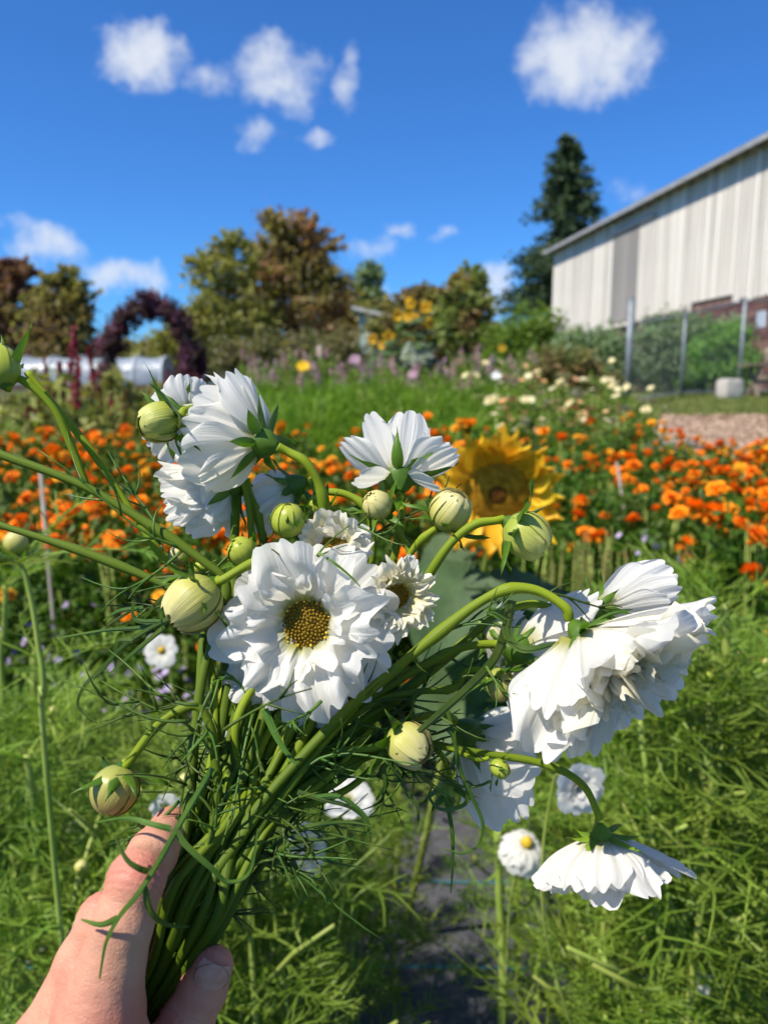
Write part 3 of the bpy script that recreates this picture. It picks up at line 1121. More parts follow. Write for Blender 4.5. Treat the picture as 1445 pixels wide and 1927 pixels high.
# ------------------------------------------------------------------ flower bed plants of the middle distance
def petal_ring_mesh(mb, c, ax, n, r0, r1, lift, w, seed, ruff=.2):
    g = random.Random(seed)
    ax = Vector(ax).normalized()
    e1 = ax.orthogonal().normalized()
    e2 = ax.cross(e1)
    for k in range(n):
        a = 2 * math.pi * (k + g.uniform(-.25, .25)) / n
        d = e1 * math.cos(a) + e2 * math.sin(a)
        s = ax.cross(d)
        L = r1 * g.uniform(.85, 1.12)
        l = lift * g.uniform(.6, 1.3)
        ww = w * g.uniform(.8, 1.2)
        b = c + d * r0
        m_ = c + d * (r0 + (L - r0) * .6) + ax * l * .7
        t = c + d * L + ax * (l + g.uniform(-ruff, ruff) * r1 * .5)
        mb.add([b - s * ww * .2, b + s * ww * .2, m_ + s * ww * .5 + ax * g.uniform(-ruff, ruff) * r1 * .4, m_ - s * ww * .5, t + s * ww * .36, t - s * ww * .36],
               [(0, 1, 2, 3), (3, 2, 4, 5)], [(0, 0), (1, 0), (1, .6), (0, .6), (1, 1), (0, 1)])


def marigold_mesh(seed, m, r=.032):
    mb = MB()
    z = Vector((0, 0, 0))
    for i, (n, r0, r1, l) in enumerate(((13, .2, 1.0, .05), (12, .15, .9, .28), (10, .1, .72, .48), (8, .05, .5, .62), (5, 0, .3, .7))):
        petal_ring_mesh(mb, z + Vector((0, 0, l * r * .45)), (0, 0, 1), n, r0 * r, r1 * r, l * r * .6, r * .55, seed * 10 + i, .3)
    mb.tube([(0, 0, -r * .75), (0, 0, -r * .3), (0, 0, .08 * r)], [r * .16, r * .36, r * .42], 6)
    return mb.mesh('flower_head', m)


MARI = [marigold_mesh(i, M['mari_o']) for i in range(3)], [marigold_mesh(i + 5, M['mari_y'], .027) for i in range(2)]


def leafy_mesh(name, H, Rd, n, size, m, seed, top=1.0, aspect=.4):
    g = np.random.default_rng(seed)
    z = g.random(n) ** .8
    rad = Rd * (0.5 + .5 * np.sin(z * math.pi * .75 + .3)) * np.sqrt(g.random(n)) * 1.1
    a = g.uniform(0, 2 * math.pi, n)
    q = np.stack([rad * np.cos(a), rad * np.sin(a), z * H * top], axis=1)
    nc = n // 12
    cc = q[:nc]
    q = cc[g.integers(0, nc, n)] + g.normal(size=(n, 3)) * Rd * .14
    V, Q = leaf_quads(q, size, seed + 1, aspect, .3)
    return np_mesh(name, V, Q, m)


def stems_mesh(name, H, Rd, k, m, seed, r=.004):
    g = random.Random(seed)
    mb = MB()
    for i in range(k):
        a = g.uniform(0, 6.28)
        q = Rd * g.uniform(.2, .9)
        mb.tube([(0.02 * math.cos(a), .02 * math.sin(a), 0), (q * .5 * math.cos(a), q * .5 * math.sin(a), H * .55), (q * math.cos(a), q * math.sin(a), H)], [r * 1.5, r, r * .6], 5)
    return mb.mesh(name, m)


MFOL = [leafy_mesh('foliage', .95, .21, 1500, .042, M['mari_leaf'], 40 + i) for i in range(4)]
MSTM = [stems_mesh('stem', .92, .15, 6, M['cosmos_stem'], 50 + i) for i in range(3)]


def marigold(x, y, H, amber, nf, label, group, big=1.0, side=.25):
    z = gz(x, y)
    r = empty('marigold', (x, y, z), label, 'marigold', group)
    r.rotation_euler[2] = random.uniform(0, 6.28)
    s = H / .95
    nf = max(1, int(nf * max(.3, 1.35 + 1.7 * mnoise.noise((x * 1.7, y * 1.3, 5)))))
    f = link('foliage', random.choice(MFOL), r)
    f.scale = (random.uniform(.9, 1.2), random.uniform(.9, 1.2), s)
    st = link('stem', random.choice(MSTM), r)
    st.scale = (1, 1, s)
    for k in range(nf):
        am = random.random() < amber
        o = link('flower_head', random.choice(MARI[1] if am else MARI[0]), r)
        a = random.uniform(0, 6.28)
        q = .24 * math.sqrt(random.random())
        zz = H * random.uniform(.94, 1.06)
        if random.random() < side:
            zz = H * random.uniform(.45, .93)
            q = random.uniform(.17, .24)
        o.location = (q * math.cos(a), q * math.sin(a), zz)
        o.rotation_euler = (random.uniform(-.6, .6), random.uniform(-.6, .6), a)
        sc = random.uniform(.6, 1.25) * big
        o.scale = (sc, sc, sc)
    return r


LM = ['deep orange marigold plant nearest the camera left of the bouquet', 'orange and amber marigold plant midway back left of the bouquet', 'amber marigold plant at the back left beside the amaranths']
RM = ['dark leafy marigold plant with few heads at the front right', 'orange marigold plant midway back right of the sunflower', 'orange marigold plant at the back right before the chip path']
for y in np.arange(2.35, 4.75, .3):
    for x in np.arange(-2.6, -.1, .29):
        px = CX + F * x / y
        if px < -160 or px > 560:
            continue
        xx, yy = x + random.uniform(-.07, .07), y + random.uniform(-.07, .07)
        marigold(xx, yy, random.uniform(.88, 1.0) + (.05 if yy > 3.5 else 0), (.45 if yy > 3 else .12), random.randint(8, 13), LM[0 if yy < 3 else (1 if yy < 3.8 else 2)], 'marigold plants left of the bouquet, ' + ('front', 'middle', 'back')[0 if yy < 3 else (1 if yy < 3.8 else 2)])
for y in np.arange(2.75, 4.9, .3):
    for x in np.arange(-.1, 2.9, .29):
        px = CX + F * x / y
        if px < 520 or px > 1600:
            continue
        xx, yy = x + random.uniform(-.07, .07), y + random.uniform(-.07, .07)
        amb = .35 if yy > 3.6 else .2
        nf = random.randint(6, 11) if yy > 3.0 else random.randint(2, 5)
        marigold(xx, yy, random.uniform(.88, 1.02) + (.04 if yy > 3.6 else 0) - (.06 if px > 1150 and yy > 3.8 else 0), amb, nf, RM[0 if yy < 3.3 else (1 if yy < 4.1 else 2)], 'marigold plants right of the bouquet, ' + ('front', 'middle', 'back')[0 if yy < 3.3 else (1 if yy < 4.1 else 2)], side=.35)
for x in np.arange(-1.25, -.3, .24):
    marigold(x + random.uniform(-.05, .05), 2.08 + random.uniform(-.08, .08), random.uniform(.62, .76), .15, random.randint(2, 4), 'low marigold plant with a few bright orange heads at the very front left', 'low marigold plants at the front left', .9, .5)
o = marigold(at(1425, 900, 2.45).x + .02, 2.45, 1.06, 0, 14, 'tall marigold plant crowded with deep orange heads at the right edge', None, 1.1, .45)

# stakes in the marigold bed
for (px, yt, yb, Y, lab) in ((84, 880, 1040, 2.2, 'thin pale stake among marigolds at the left'), (1168, 870, 960, 3.2, 'thin grey stake among marigolds on the right')):
    a, b = at(px - 8, yt, Y), at(px + 6, yb, Y)
    mb = MB()
    d = (a - b).normalized()
    base = b + d * (-(b.z) / d.z)
    mb.tube([base, a], .006, 6)
    tag(mb.build('stake', mat('stake_wood', (.24, .21, .17), (.34, .30, .25), 8, .8, .2)), lab, 'stake')


def scatter_plants(name, label, cat, group, protos, spots, zscale=(.85, 1.15)):
    """protos: list of list of (part name, mesh, kind). One Empty plus parts per plant."""
    out = []
    for (x, y, s) in spots:
        r = empty(name, (x, y, gz(x, y)), label, cat, group)
        r.rotation_euler[2] = random.uniform(0, 6.28)
        r.scale = (s, s, s * random.uniform(*zscale))
        for (pn, me) in random.choice(protos):
            link(pn, me, r)
        out.append(r)
    return out


# amaranth: yellow-green leaves with burgundy plumes
def plume_mesh(seed, m, H=.3, r=.035, n=420, z0=.0):
    g = np.random.default_rng(seed)
    q, k = [], 1
    for j in range(k):
        a = g.uniform(0, 6.28)
        l = H * g.uniform(.5, 1)
        b = np.array([.09 * math.cos(a), .09 * math.sin(a), z0 + g.uniform(-.1, .05)])
        t = g.random(n // k)[:, None]
        q.append(b + t * np.array([.03 * math.cos(a), .03 * math.sin(a), l]) + g.normal(size=(n // k, 3)) * r * (1.05 - t) * .6)
    V, Q = leaf_quads(np.concatenate(q), .03, seed, .7)
    return np_mesh('plume', V, Q, m)


m_plume = fol('burgundy_plume', (.22, .02, .05), (.36, .06, .09), None, 6, .2)
m_amleaf = fol('amaranth_leaf', (.16, .22, .04), (.31, .34, .08), (.26, .24, .07), 3, .25)
AM = [[('foliage', leafy_mesh('foliage', .95, .19, 420, .09, m_amleaf, 60 + i)), ('stem', stems_mesh('stem', .95, .12, 4, M['cosmos_stem'], 70 + i))]
      + [('plume', plume_mesh(80 + i * 3 + j, m_plume, .26, .03, 170, .8 + .06 * j)) for j in range((0, 2, 1, 3)[i])] for i in range(4)]
sp = []
for y in np.arange(4.95, 9.6, .5):
    for x in np.arange(-5.2, -.5, .36):
        px = CX + F * x / y
        if -80 < px < 420:
            sp.append((x + random.uniform(-.15, .15), y + random.uniform(-.2, .2), (1.40 - gz(x, y)) / .98 * random.uniform(.74, 1.0)))
scatter_plants('amaranth', 'amaranth plant with burgundy plumes left behind the marigolds', 'amaranth', 'amaranth plants in the left bed', AM, sp)
m_ylw = mat('yellow_petal', (.75, .42, .01), (.8, .55, .03), 30, .6, .2, trans=.2)


# feathery bright green mass and pink haze behind it
def thread_bush(seed, H, Rd, n, m, w=.006):
    g = random.Random(seed)
    mb = MB()
    for i in range(n):
        a = g.uniform(0, 6.28)
        q = Rd * math.sqrt(g.random())
        h = H * g.uniform(.3, 1)
        b = Vector((q * math.cos(a), q * math.sin(a), h * g.uniform(.55, .95)))
        d = Vector((math.cos(a) * g.uniform(-.3, 1), math.sin(a) * g.uniform(-.3, 1), g.uniform(.1, 1.2))).normalized()
        l = g.uniform(.05, .14)
        mb.ribbon([b, b + d * l * .5, b + d * l + Vector((0, 0, -.2 * l))], [w, w, w * .3], Vector((g.gauss(0, 1), g.gauss(0, 1), g.gauss(0, 1))))
    return mb.mesh('foliage', m)


m_fgreen = fol('fine_green', (.10, .20, .01), (.17, .28, .02), None, 3, .15, .4)
FB = [[('foliage', thread_bush(90 + i, 1.0, .26, 1500, m_fgreen, .009)), ('stem', stems_mesh('stem', .85, .2, 6, M['cosmos_stem'], 95 + i))] for i in range(3)]
sp = []
for y in np.arange(5.6, 9.6, .42):
    for x in np.arange(-2.4, 2.0, .36):
        px = CX + F * x / y
        if 440 < px < 960:
            sp.append((x + random.uniform(-.12, .12), y + random.uniform(-.15, .15), random.uniform(.88, 1.08) * (.88 if y > 7.8 else 1)))
scatter_plants('fine_leaved_plant', 'tall bright green fine leaved plant in the middle bed', 'plant', 'bright green fine leaved plants', FB, sp)


def blossom_mesh(name, seed, m, n, r, zlo, zhi, size, flat=.9):
    g = random.Random(seed)
    mb = MB()
    for i in range(n):
        a = g.uniform(0, 6.28)
        q = r * math.sqrt(g.random())
        c = Vector((q * math.cos(a), q * math.sin(a), g.uniform(zlo, zhi)))
        ax = Vector((g.gauss(0, .5), g.gauss(0, .5) - .4, flat))
        petal_ring_mesh(mb, c, ax, 9, size * .02, size, size * .2, size * .95, seed * 100 + i)
        mb.tube([c - ax.normalized() * size * .1, c + ax.normalized() * size * .15], [size * .22, size * .3], 6)
    return mb.mesh(name, m)


m_pink = mat('pink_petal', (.50, .29, .29), (.60, .42, .40), 3, .6, .2, trans=.3, rnd=.2)
m_mauve = mat('mauve_petal', (.48, .28, .36), (.58, .42, .48), 3, .6, .2, trans=.3, rnd=.2)
m_peach = mat('peach_petal', (.75, .38, .16), (.80, .58, .30), 2, .6, .2, trans=.3, rnd=.15)
m_cream = mat('pale_yellow_petal', (.72, .62, .28), (.80, .74, .48), 2, .6, .2, trans=.3, rnd=.1)
m_wht = mat('white_blossom', (.8, .8, .76), (.85, .85, .82), 4, .6, .2, trans=.3)
PF = []
for i in range(4):
    PF.append([('foliage', leafy_mesh('foliage', .85, .26, 420, .08, L_green, 110 + i)), ('stem', stems_mesh('stem', .8, .2, 5, M['cosmos_stem'], 115 + i)),
               *[('flower_head', plume_mesh(118 + i * 5 + j, m_mauve if i == 2 else m_pink, .2, .05, 80, .72 + .05 * j)) for j in range(4)]])
sp = []
for y in np.arange(9.8, 13.5, .6):
    for x in np.arange(-2.6, 2.6, .5):
        px = CX + F * x / y
        if 455 < px < 985:
            sp.append((x + random.uniform(-.2, .2), y + random.uniform(-.2, .2), random.uniform(.84, 1.03)))
scatter_plants('pink_flower', 'pink flowered plant in the hazy band behind the green bed', 'flower', 'pink flowered plants in the far bed', PF, sp)
ZF = []
for i in range(5):
    mm_ = [m_peach, m_cream, m_cream, m_peach, m_cream][i]
    ZF.append([('foliage', leafy_mesh('foliage', .9, .24, 600, .07, L_green, 130 + i)), ('stem', stems_mesh('stem', .9, .2, 6, M['cosmos_stem'], 135 + i)),
               *[('flower_head', blossom_mesh('flower_head', 140 + i * 7 + j, mm_, 1, .26, .82, 1.08, .042)) for j in range(6)]])
sp = []
for y in np.arange(5.8, 9.2, .45):
    for x in np.arange(.6, 3.2, .4):
        px = CX + F * x / y
        if 890 < px < 1215 and not (y > 8.4 and px > 1180):
            sp.append((x + random.uniform(-.12, .12), y + random.uniform(-.15, .15), random.uniform(.82, 1.0)))
scatter_plants('zinnia', 'peach and pale yellow flowered plant right of the green bed', 'flower', 'peach and pale yellow flowered plants', ZF, sp)
for (px, py, Y, m_, lab, sz) in ((933, 708, 6.2, m_wht, 'single white flower above the peach flowers', .04), (668, 678, 9.5, m_mauve, 'single mauve flower in front of the white shed', .07),
                                 (776, 706, 8.0, m_mauve, 'single bright mauve flower below the far sunflowers', .05), (571, 690, 9.5, m_ylw, 'single yellow flower beside the wooden post', .075)):
    p = at(px, py, Y)
    r = empty('garden_flower', (p.x, Y, gz(p.x, Y)), lab, 'flower')
    mb = MB()
    mb.tube([(p.x, Y, gz(p.x, Y)), p + Vector((.02, 0, -.3)), p], .005, 5)
    mb.build('stem', M['cosmos_stem'], r)
    mb = MB()
    for k in range(2):
        petal_ring_mesh(mb, p + Vector((0, -.004 * k, 0)), (0, -.8, .6), 9, sz * .1, sz * (1 - .25 * k), sz * .2, sz * .6, 300 + int(px) + k)
    mb.build('flower_head', m_, r)
# silver-leaved plant
tree('silver_plant', 'silvery leaved plant below the far sunflowers', 'plant', 13, 785, [(785, 685, 22, 22), (770, 665, 14, 16), (800, 665, 12, 18)], fol('leaf_silver', (.30, .34, .30), (.42, .46, .42), None, 3), 1200, .07, seed=44, trunk=False)

# ------------------------------------------------------------------ sunflowers
M['sun_petal'] = mat('sunflower_petal', (.80, .43, .010), (.90, .58, .03), 25, .5, .3, trans=.3, rnd=.12)
M['sun_disc'] = mat('sunflower_disc', (.30, .125, .008), (.52, .26, .018), 90, .8, .1, bump=.9, bscale=260)
M['sun_core'] = mat('sunflower_core', (.09, .03, .006), (.20, .08, .01), 120, .8, .1, bump=.9, bscale=260)
M['sun_leaf'] = mat('sunflower_leaf', (.05, .09, .03), (.09, .145, .05), 14, .6, .3, trans=.25, tcol=(1.2, 1.5, .5), bump=.4, bscale=70, rnd=.1)


def petal(base, tip, nrm, width, bend=.1, curl=0.0, cup=.12, pleat=.03, ruffle=0.0, teeth=.06, nt=3, seed=0, nu=10, nv=9, wide_at=.72, tipw=.78, basew=.22, point=False):
    """one petal as a grid from base to tip; nrm is its inner face. Toothed tip, lengthwise pleats, ruffled edge."""
    g = random.Random(seed)
    base, tip = Vector(base), Vector(tip)
    D = tip - base
    L = D.length
    y = D / L
    n = Vector(nrm)
    n = n - y * n.dot(y)
    n = n.normalized() if n.length > 1e-6 else y.orthogonal().normalized()
    x = y.cross(n)
    ph1, ph2, ph3 = g.uniform(0, 6.28), g.uniform(0, 6.28), g.uniform(0, 6.28)
    fr = g.uniform(1.3, 2.2)
    nteeth = nt + g.choice((0, 0, 1))
    ta = [g.uniform(.5, 1.3) for _ in range(nteeth + 2)]
    skew = g.uniform(-.06, .06)

    def prof(v):
        if point:
            return max(.02, math.sin(math.pi * min(1, (v * .96 + .04) ** .66)) ** .9)
        if v < wide_at:
            t = v / wide_at
            return basew + (1 - basew) * (t * t * (3 - 2 * t)) ** .8
        t = (v - wide_at) / (1 - wide_at)
        return 1 - (1 - tipw) * t ** 2.2

    def f(u, v):
        uu = 2 * u - 1
        k = u * nteeth
        tooth = abs((k % 1) - .5) * 2          # 1 at notch, 0 at tooth centre
        lf = 1 - .17 * abs(uu) ** 3 + skew * uu - teeth * (tooth ** 2.2) * ta[int(k)] * (v ** 4)
        hw = width / 2 * prof(v)
        a = v * L * lf
        z = bend * L * 4 * v * (1 - v) + curl * L * v ** 2.5 + cup * hw * uu * uu * (1 if not point else 1.5)
        z += pleat * width * math.cos(uu * math.pi * nteeth + ph1 * .2) * (v ** .6) * .5
        if ruffle:
            z += ruffle * L * .24 * v ** 1.8 * (math.sin(uu * fr * 2.4 + ph1 + v) + .45 * math.sin(uu * fr * 4.6 + ph2 + v * 3.5)) * .6 - ruffle * L * .12 * max(0, v - .8) * 5 * (1 + .5 * math.sin(uu * 4 + ph3))
            a += ruffle * L * .06 * math.sin(uu * 6 + ph3) * v ** 2
            hw *= 1 - .10 * ruffle * math.sin(v * 9 + ph2)
        return base + y * a + x * (uu * hw) + n * z
    mb = MB()
    mb.grid(f, nu, nv)
    return mb


def big_leaf(mb, base, tip, nrm, width, fold=.2, nu=8, nv=10, droop=.15):
    base, tip = Vector(base), Vector(tip)
    D = tip - base
    L = D.length
    y = D / L
    n = Vector(nrm)
    n = (n - y * n.dot(y)).normalized()
    x = y.cross(n)

    def f(u, v):
        uu = 2 * u - 1
        hw = width / 2 * (math.sin(math.pi * min(1, v ** .62)) ** .8 + .02)
        z = fold * hw * abs(uu) - droop * L * v * v + .012 * L * math.sin(v * 28) * abs(uu)
        return base + y * (v * L - .08 * L * abs(uu) ** 2 * (1 - v)) + x * (uu * hw) + n * z
    mb.grid(f, nu, nv)


def sunflower(c, ax, r_disc, r_pet, base, label, group=None, npet=24, seed=0, leaves=(), detail=True, pm=None, lw=.2):
    g = random.Random(seed)
    ax = Vector(ax).normalized()
    root = empty('sunflower', base, label, 'sunflower', group)
    e1 = ax.orthogonal().normalized()
    e2 = ax.cross(e1)
    neck = c - ax * r_disc * .5
    mb = MB()
    mb.tube(cr([base, Vector(base).lerp(neck, .6) + Vector((.01, .02, 0)), neck + Vector((0, 0, -r_disc * .9)) - ax * r_disc * .6, neck], 5), r_disc * .14, 8)
    mb.build('stem', M['cosmos_stem'], root)

    def dome(r, h, off, m, nm):
        mb = MB()

        def f(u, v):
            a = 2 * math.pi * u
            return c + (e1 * math.cos(a) + e2 * math.sin(a)) * (r * v) + ax * (off + h * (1 - v * v))
        mb.grid(f, 20 if detail else 10, 5 if detail else 3)
        mb.build(nm, m, root)
    dome(r_disc, r_disc * .16, 0, M['sun_disc'], 'disc')
    dome(r_disc * .3, r_disc * .04, r_disc * .14, M['sun_core'], 'disc_core')
    for k in range(npet):
        a = 2 * math.pi * (k + g.uniform(-.3, .3)) / npet
        d = e1 * math.cos(a) + e2 * math.sin(a)
        b = c + d * r_disc * .88 - ax * r_disc * .05 * (k % 2)
        L = (r_pet - r_disc * .88) * g.uniform(.8, 1.15)
        t = b + (d * math.cos(.2) + ax * g.uniform(-.35, .55)) * L
        p = petal(b, t, ax, L * g.uniform(.55, .8), bend=g.uniform(-.05, .15), curl=g.uniform(-.1, .25), cup=.3, pleat=.05, teeth=0, seed=g.random(), nu=4 if detail else 2, nv=6 if detail else 3, point=True)
        p.build('petal', pm or M['sun_petal'], root)
    mb = MB()
    for k in range(14):
        a = 2 * math.pi * k / 14
        d = e1 * math.cos(a) + e2 * math.sin(a)
        b = c + d * r_disc * .7 - ax * r_disc * .2
        mb.ribbon([b, b + d * r_disc * .5 - ax * .02 * r_disc, b + d * r_disc * .8 - ax * r_disc * .15], [r_disc * .3, r_disc * .22, .002], ax)
    mb.build('sepal', M['sun_leaf'], root)
    for (b, t, n, w) in leaves:
        mb = MB()
        big_leaf(mb, b, t, n, w)
        mb.tube([Vector(b) - (Vector(t) - Vector(b)) * .25, Vector(b) + (Vector(t) - Vector(b)) * .05], .005, 5)
        mb.build('leaf', M['sun_leaf'], root)
    return root


YS = 1.42
c = at(936, 928, YS)
b = Vector((c.x - .16, YS + .42, 0))
lv = [(at(880, 1075, YS + .04), at(800, 1260, YS - .06), (-.1, -.8, .55), .20), (at(905, 1110, YS + .1), at(900, 1330, YS), (.1, -.9, .35), .22),
      (at(925, 1110, YS), at(1120, 1130, YS + .02), (.1, -.35, .9), .13), (at(880, 1050, YS + .1), at(770, 1130, YS + .12), (-.3, -.6, .7), .17),
      (at(890, 1300, YS + .1), at(800, 1420, YS), (0, -.7, .7), .2), (at(900, 1300, YS + .15), at(1010, 1400, YS + .1), (0, -.6, .8), .18)]
sunflower(c, (-.12, -.93, -.22), .068, .136, b, 'large golden sunflower with brown face just behind the bouquet', None, 36, 5, lv)
fs = [(772, 571, .11), (801, 578, .11), (755, 597, .10), (771, 596, .11), (780, 600, .09), (807, 608, .11), (748, 594, .1), (701, 638, .1), (731, 634, .12), (719, 649, .09), (772, 640, .07), (806, 637, .07), (944, 655, .07)]
for i, (px, py, r) in enumerate(fs):
    Y = 13.6 + random.uniform(-.6, .8)
    c = at(px, py, Y)
    b = Vector((c.x + random.uniform(-.1, .1), Y + .05, gz(c.x, Y)))
    lv = []
    for k in range(11):
        t = random.uniform(.12, .93)
        p = Vector(b).lerp(c, t)
        a = random.uniform(0, 6.28)
        d = Vector((math.cos(a), math.sin(a) * .8 - .2, -.25))
        lv.append((p + d * .06, p + d * random.uniform(.25, .36), (d.x * .2, d.y * .2 - .3, 1), random.uniform(.17, .26)))
    sunflower(c, (random.uniform(-.5, .2), -.9, .05), r * .46, r * 1.15, b, 'far sunflower with yellow petals and broad leaves beside the white shed', 'far sunflowers by the shed', 14, i + 20, lv, False)

# ------------------------------------------------------------------ feathery cosmos plants growing in the foreground
def thread_leaf(mb, b, d, L, n, g, w=.0026, curl=.5, seg=3, up=Vector((0, 0, 1)), sub=True):
    """pinnate thread leaf: curved rachis with paired threads."""
    d = Vector(d).normalized()
    sd = d.cross(up)
    sd = sd.normalized() if sd.length > 1e-4 else d.orthogonal().normalized()
    cv = Vector((g.gauss(0, .25), g.gauss(0, .25), g.uniform(-.55, .2))) * curl
    pts = []
    for i in range(7):
        t = i / 6
        pts.append(Vector(b) + d * (L * t) + cv * (L * t * t))
    mb.ribbon(pts, [w * 1.1 * (1 - .5 * i / 6) for i in range(7)], Vector((g.gauss(0, .4), g.gauss(0, .4), 1)))
    for k in range(n):
        t = .25 + .7 * (k // 2 + .5) / (n / 2)
        i = min(5, int(t * 6))
        p = pts[i].lerp(pts[i + 1], t * 6 - i)
        sg = 1 if k % 2 else -1
        l = L * g.uniform(.28, .62) * (1.15 - .6 * t)
        dd = (d * g.uniform(.5, 1.1) + sd * sg * g.uniform(.6, 1.1) + up * g.uniform(-.2, .45)).normalized()
        c2 = Vector((g.gauss(0, .3), g.gauss(0, .3), g.uniform(-.4, .3))) * curl
        nn = Vector((g.gauss(0, .6), g.gauss(0, .6), 1))
        q = [p + dd * (l * s / seg) + c2 * (l * (s / seg) ** 2) for s in range(seg + 1)]
        mb.ribbon(q, [w * (1 - .65 * s / seg) for s in range(seg + 1)], nn)
        if sub and g.random() < .6:
            m_ = q[1]
            d3 = (dd + sd * g.uniform(-.8, .8) + up * g.uniform(-.3, .5)).normalized()
            q2 = [m_, m_ + d3 * l * .3, m_ + d3 * l * .55 + c2 * l * .2]
            mb.ribbon(q2, [w * .9, w * .7, w * .25], nn)


def cosmos_proto(seed, H, nodes, w=.0029, spread=1.1):
    g = random.Random(seed)
    st, fo = MB(), MB()
    bend = Vector((g.gauss(0, .06), g.gauss(0, .06), 0))
    pts = [bend * (t * t) + Vector((.008 * math.sin(t * 9), .008 * math.cos(t * 7), H * t)) for t in np.linspace(0, 1, 10)]
    st.tube(pts, [.006 * (1 - .55 * i / 9) for i in range(10)], 6)
    tips = [pts[-1]]
    a0 = g.uniform(0, 6.28)
    for k in range(nodes):
        t = .22 + .76 * (k + .5) / nodes
        i = min(8, int(t * 9))
        p = pts[i].lerp(pts[i + 1], t * 9 - i)
        a0 += math.pi / 2 + g.uniform(-.3, .3)
        for s in (0, math.pi):
            a = a0 + s
            dr = Vector((math.cos(a), math.sin(a), g.uniform(.25, .9)))
            thread_leaf(fo, p, dr, g.uniform(.09, .15) * spread, 18, g, w, .95)
            # side branch with its own leaves
            if g.random() < .75:
                l = g.uniform(.10, .24) * (1.15 - .5 * t)
                db = Vector((math.cos(a), math.sin(a), g.uniform(.9, 1.8))).normalized()
                e = p + db * l
                st.tube([p, p + db * l * .5 + Vector((0, 0, .01)), e], [.0032, .0028, .002], 5)
                tips.append(e)
                for q in range(4):
                    aa = g.uniform(0, 6.28)
                    thread_leaf(fo, p.lerp(e, g.uniform(.4, 1)), Vector((math.cos(aa), math.sin(aa), g.uniform(.1, 1))), g.uniform(.06, .11) * spread, 12, g, w, .95)
    for q in range(7):
        aa = g.uniform(0, 6.28)
        thread_leaf(fo, pts[-1] + Vector((0, 0, -.01 * q)), Vector((math.cos(aa), math.sin(aa), g.uniform(.3, 1.3))), g.uniform(.06, .1), 10, g, w)
    return st.mesh('stem', M['cosmos_stem']), fo.mesh('foliage', M['cosmos_leaf'], smooth=False), tips


PROT = [cosmos_proto(200 + i, .78 + .05 * (i % 3), 9) for i in range(6)]


def small_bud(mb, c, ax, r, n=8):
    ax = Vector(ax).normalized()
    e1 = ax.orthogonal().normalized()
    e2 = ax.cross(e1)

    def f(u, v):
        a = 2 * math.pi * u
        t = math.pi * v
        return Vector(c) + ax * (-r * math.cos(t) * 1.05) + (e1 * math.cos(a) + e2 * math.sin(a)) * (r * math.sin(t) * (1 + .04 * math.cos(a * 5)))
    mb.grid(f, n, 6)


BUDM = []
for k in range(2):
    mb = MB()
    small_bud(mb, (0, 0, .006), (0, 0, 1), .006 + .002 * k)
    bm1 = mb.mesh('bud', M['bud_green'] if k == 0 else M['bud_cream'])
    BUDM.append(bm1)
mb = MB()
for k in range(8):
    a = k * math.pi / 4
    d = Vector((math.cos(a), math.sin(a), 0))
    mb.ribbon([d * .002, d * .010 + Vector((0, 0, .004)), d * .017 + Vector((0, 0, .012))], [.004, .003, .0006], Vector((0, 0, 1)))
SEPM = mb.mesh('calyx', M['sepal'])


def plant_cosmos(x, y, s, pi_=None, label=None, group=None, buds=2, zs=1.0):
    st, fo, tips = PROT[pi_ if pi_ is not None else random.randrange(len(PROT))]
    r = empty('cosmos_plant', (x, y, gz(x, y)), label or 'feathery green cosmos plant growing in the foreground bed', 'cosmos plant', group or (None if label else 'feathery cosmos plants in the foreground bed'))
    r.rotation_euler[2] = random.uniform(0, 6.28)
    r.scale = (s, s, s * zs)
    link('stem', st, r)
    link('foliage', fo, r)
    for k in range(buds):
        t = tips[0] if k == 0 else random.choice(tips)
        o = link('bud', random.choice(BUDM), r)
        o.location = t
        o.rotation_euler = (random.uniform(-.7, .7), random.uniform(-.7, .7), 0)
        link('calyx', SEPM, o)
    return r


cnt = 0
for y in np.arange(.80, 3.0, .14):
    for x in np.arange(-1.5, 1.75, .14):
        xx, yy = x + random.uniform(-.06, .06), y + random.uniform(-.06, .06)
        px = CX + F * xx / yy
        if px < -220 or px > 1680:
            continue
        # bare fabric corridor below the bouquet
        if abs(xx - .105 * yy) < .125 and yy < 2.25:
            continue
        side = 0 if px < 480 else (2 if px > 950 else 1)
        H = 1.45 - (.43 if yy < 1.5 else .47, .50, .285 if yy < 1.7 else .345)[side] * yy - random.uniform(0, .26)
        H = min(H, (.92, .78, 1.02)[side])
        if H < .3:
            continue
        far = yy > 1.6
        lab = 'feathery cosmos plant ' + (('low in the left foreground', 'amid the bare fabric at the bottom centre', 'low in the right foreground') if not far else
                                          ('at the foot of the left marigolds', 'behind the bouquet near the fabric', 'in front of the right marigolds'))[side]
        plant_cosmos(xx, yy, H / .83, label=lab, group=lab.replace('plant', 'plants'), buds=random.choice((0, 1, 1, 2)))
        cnt += 1

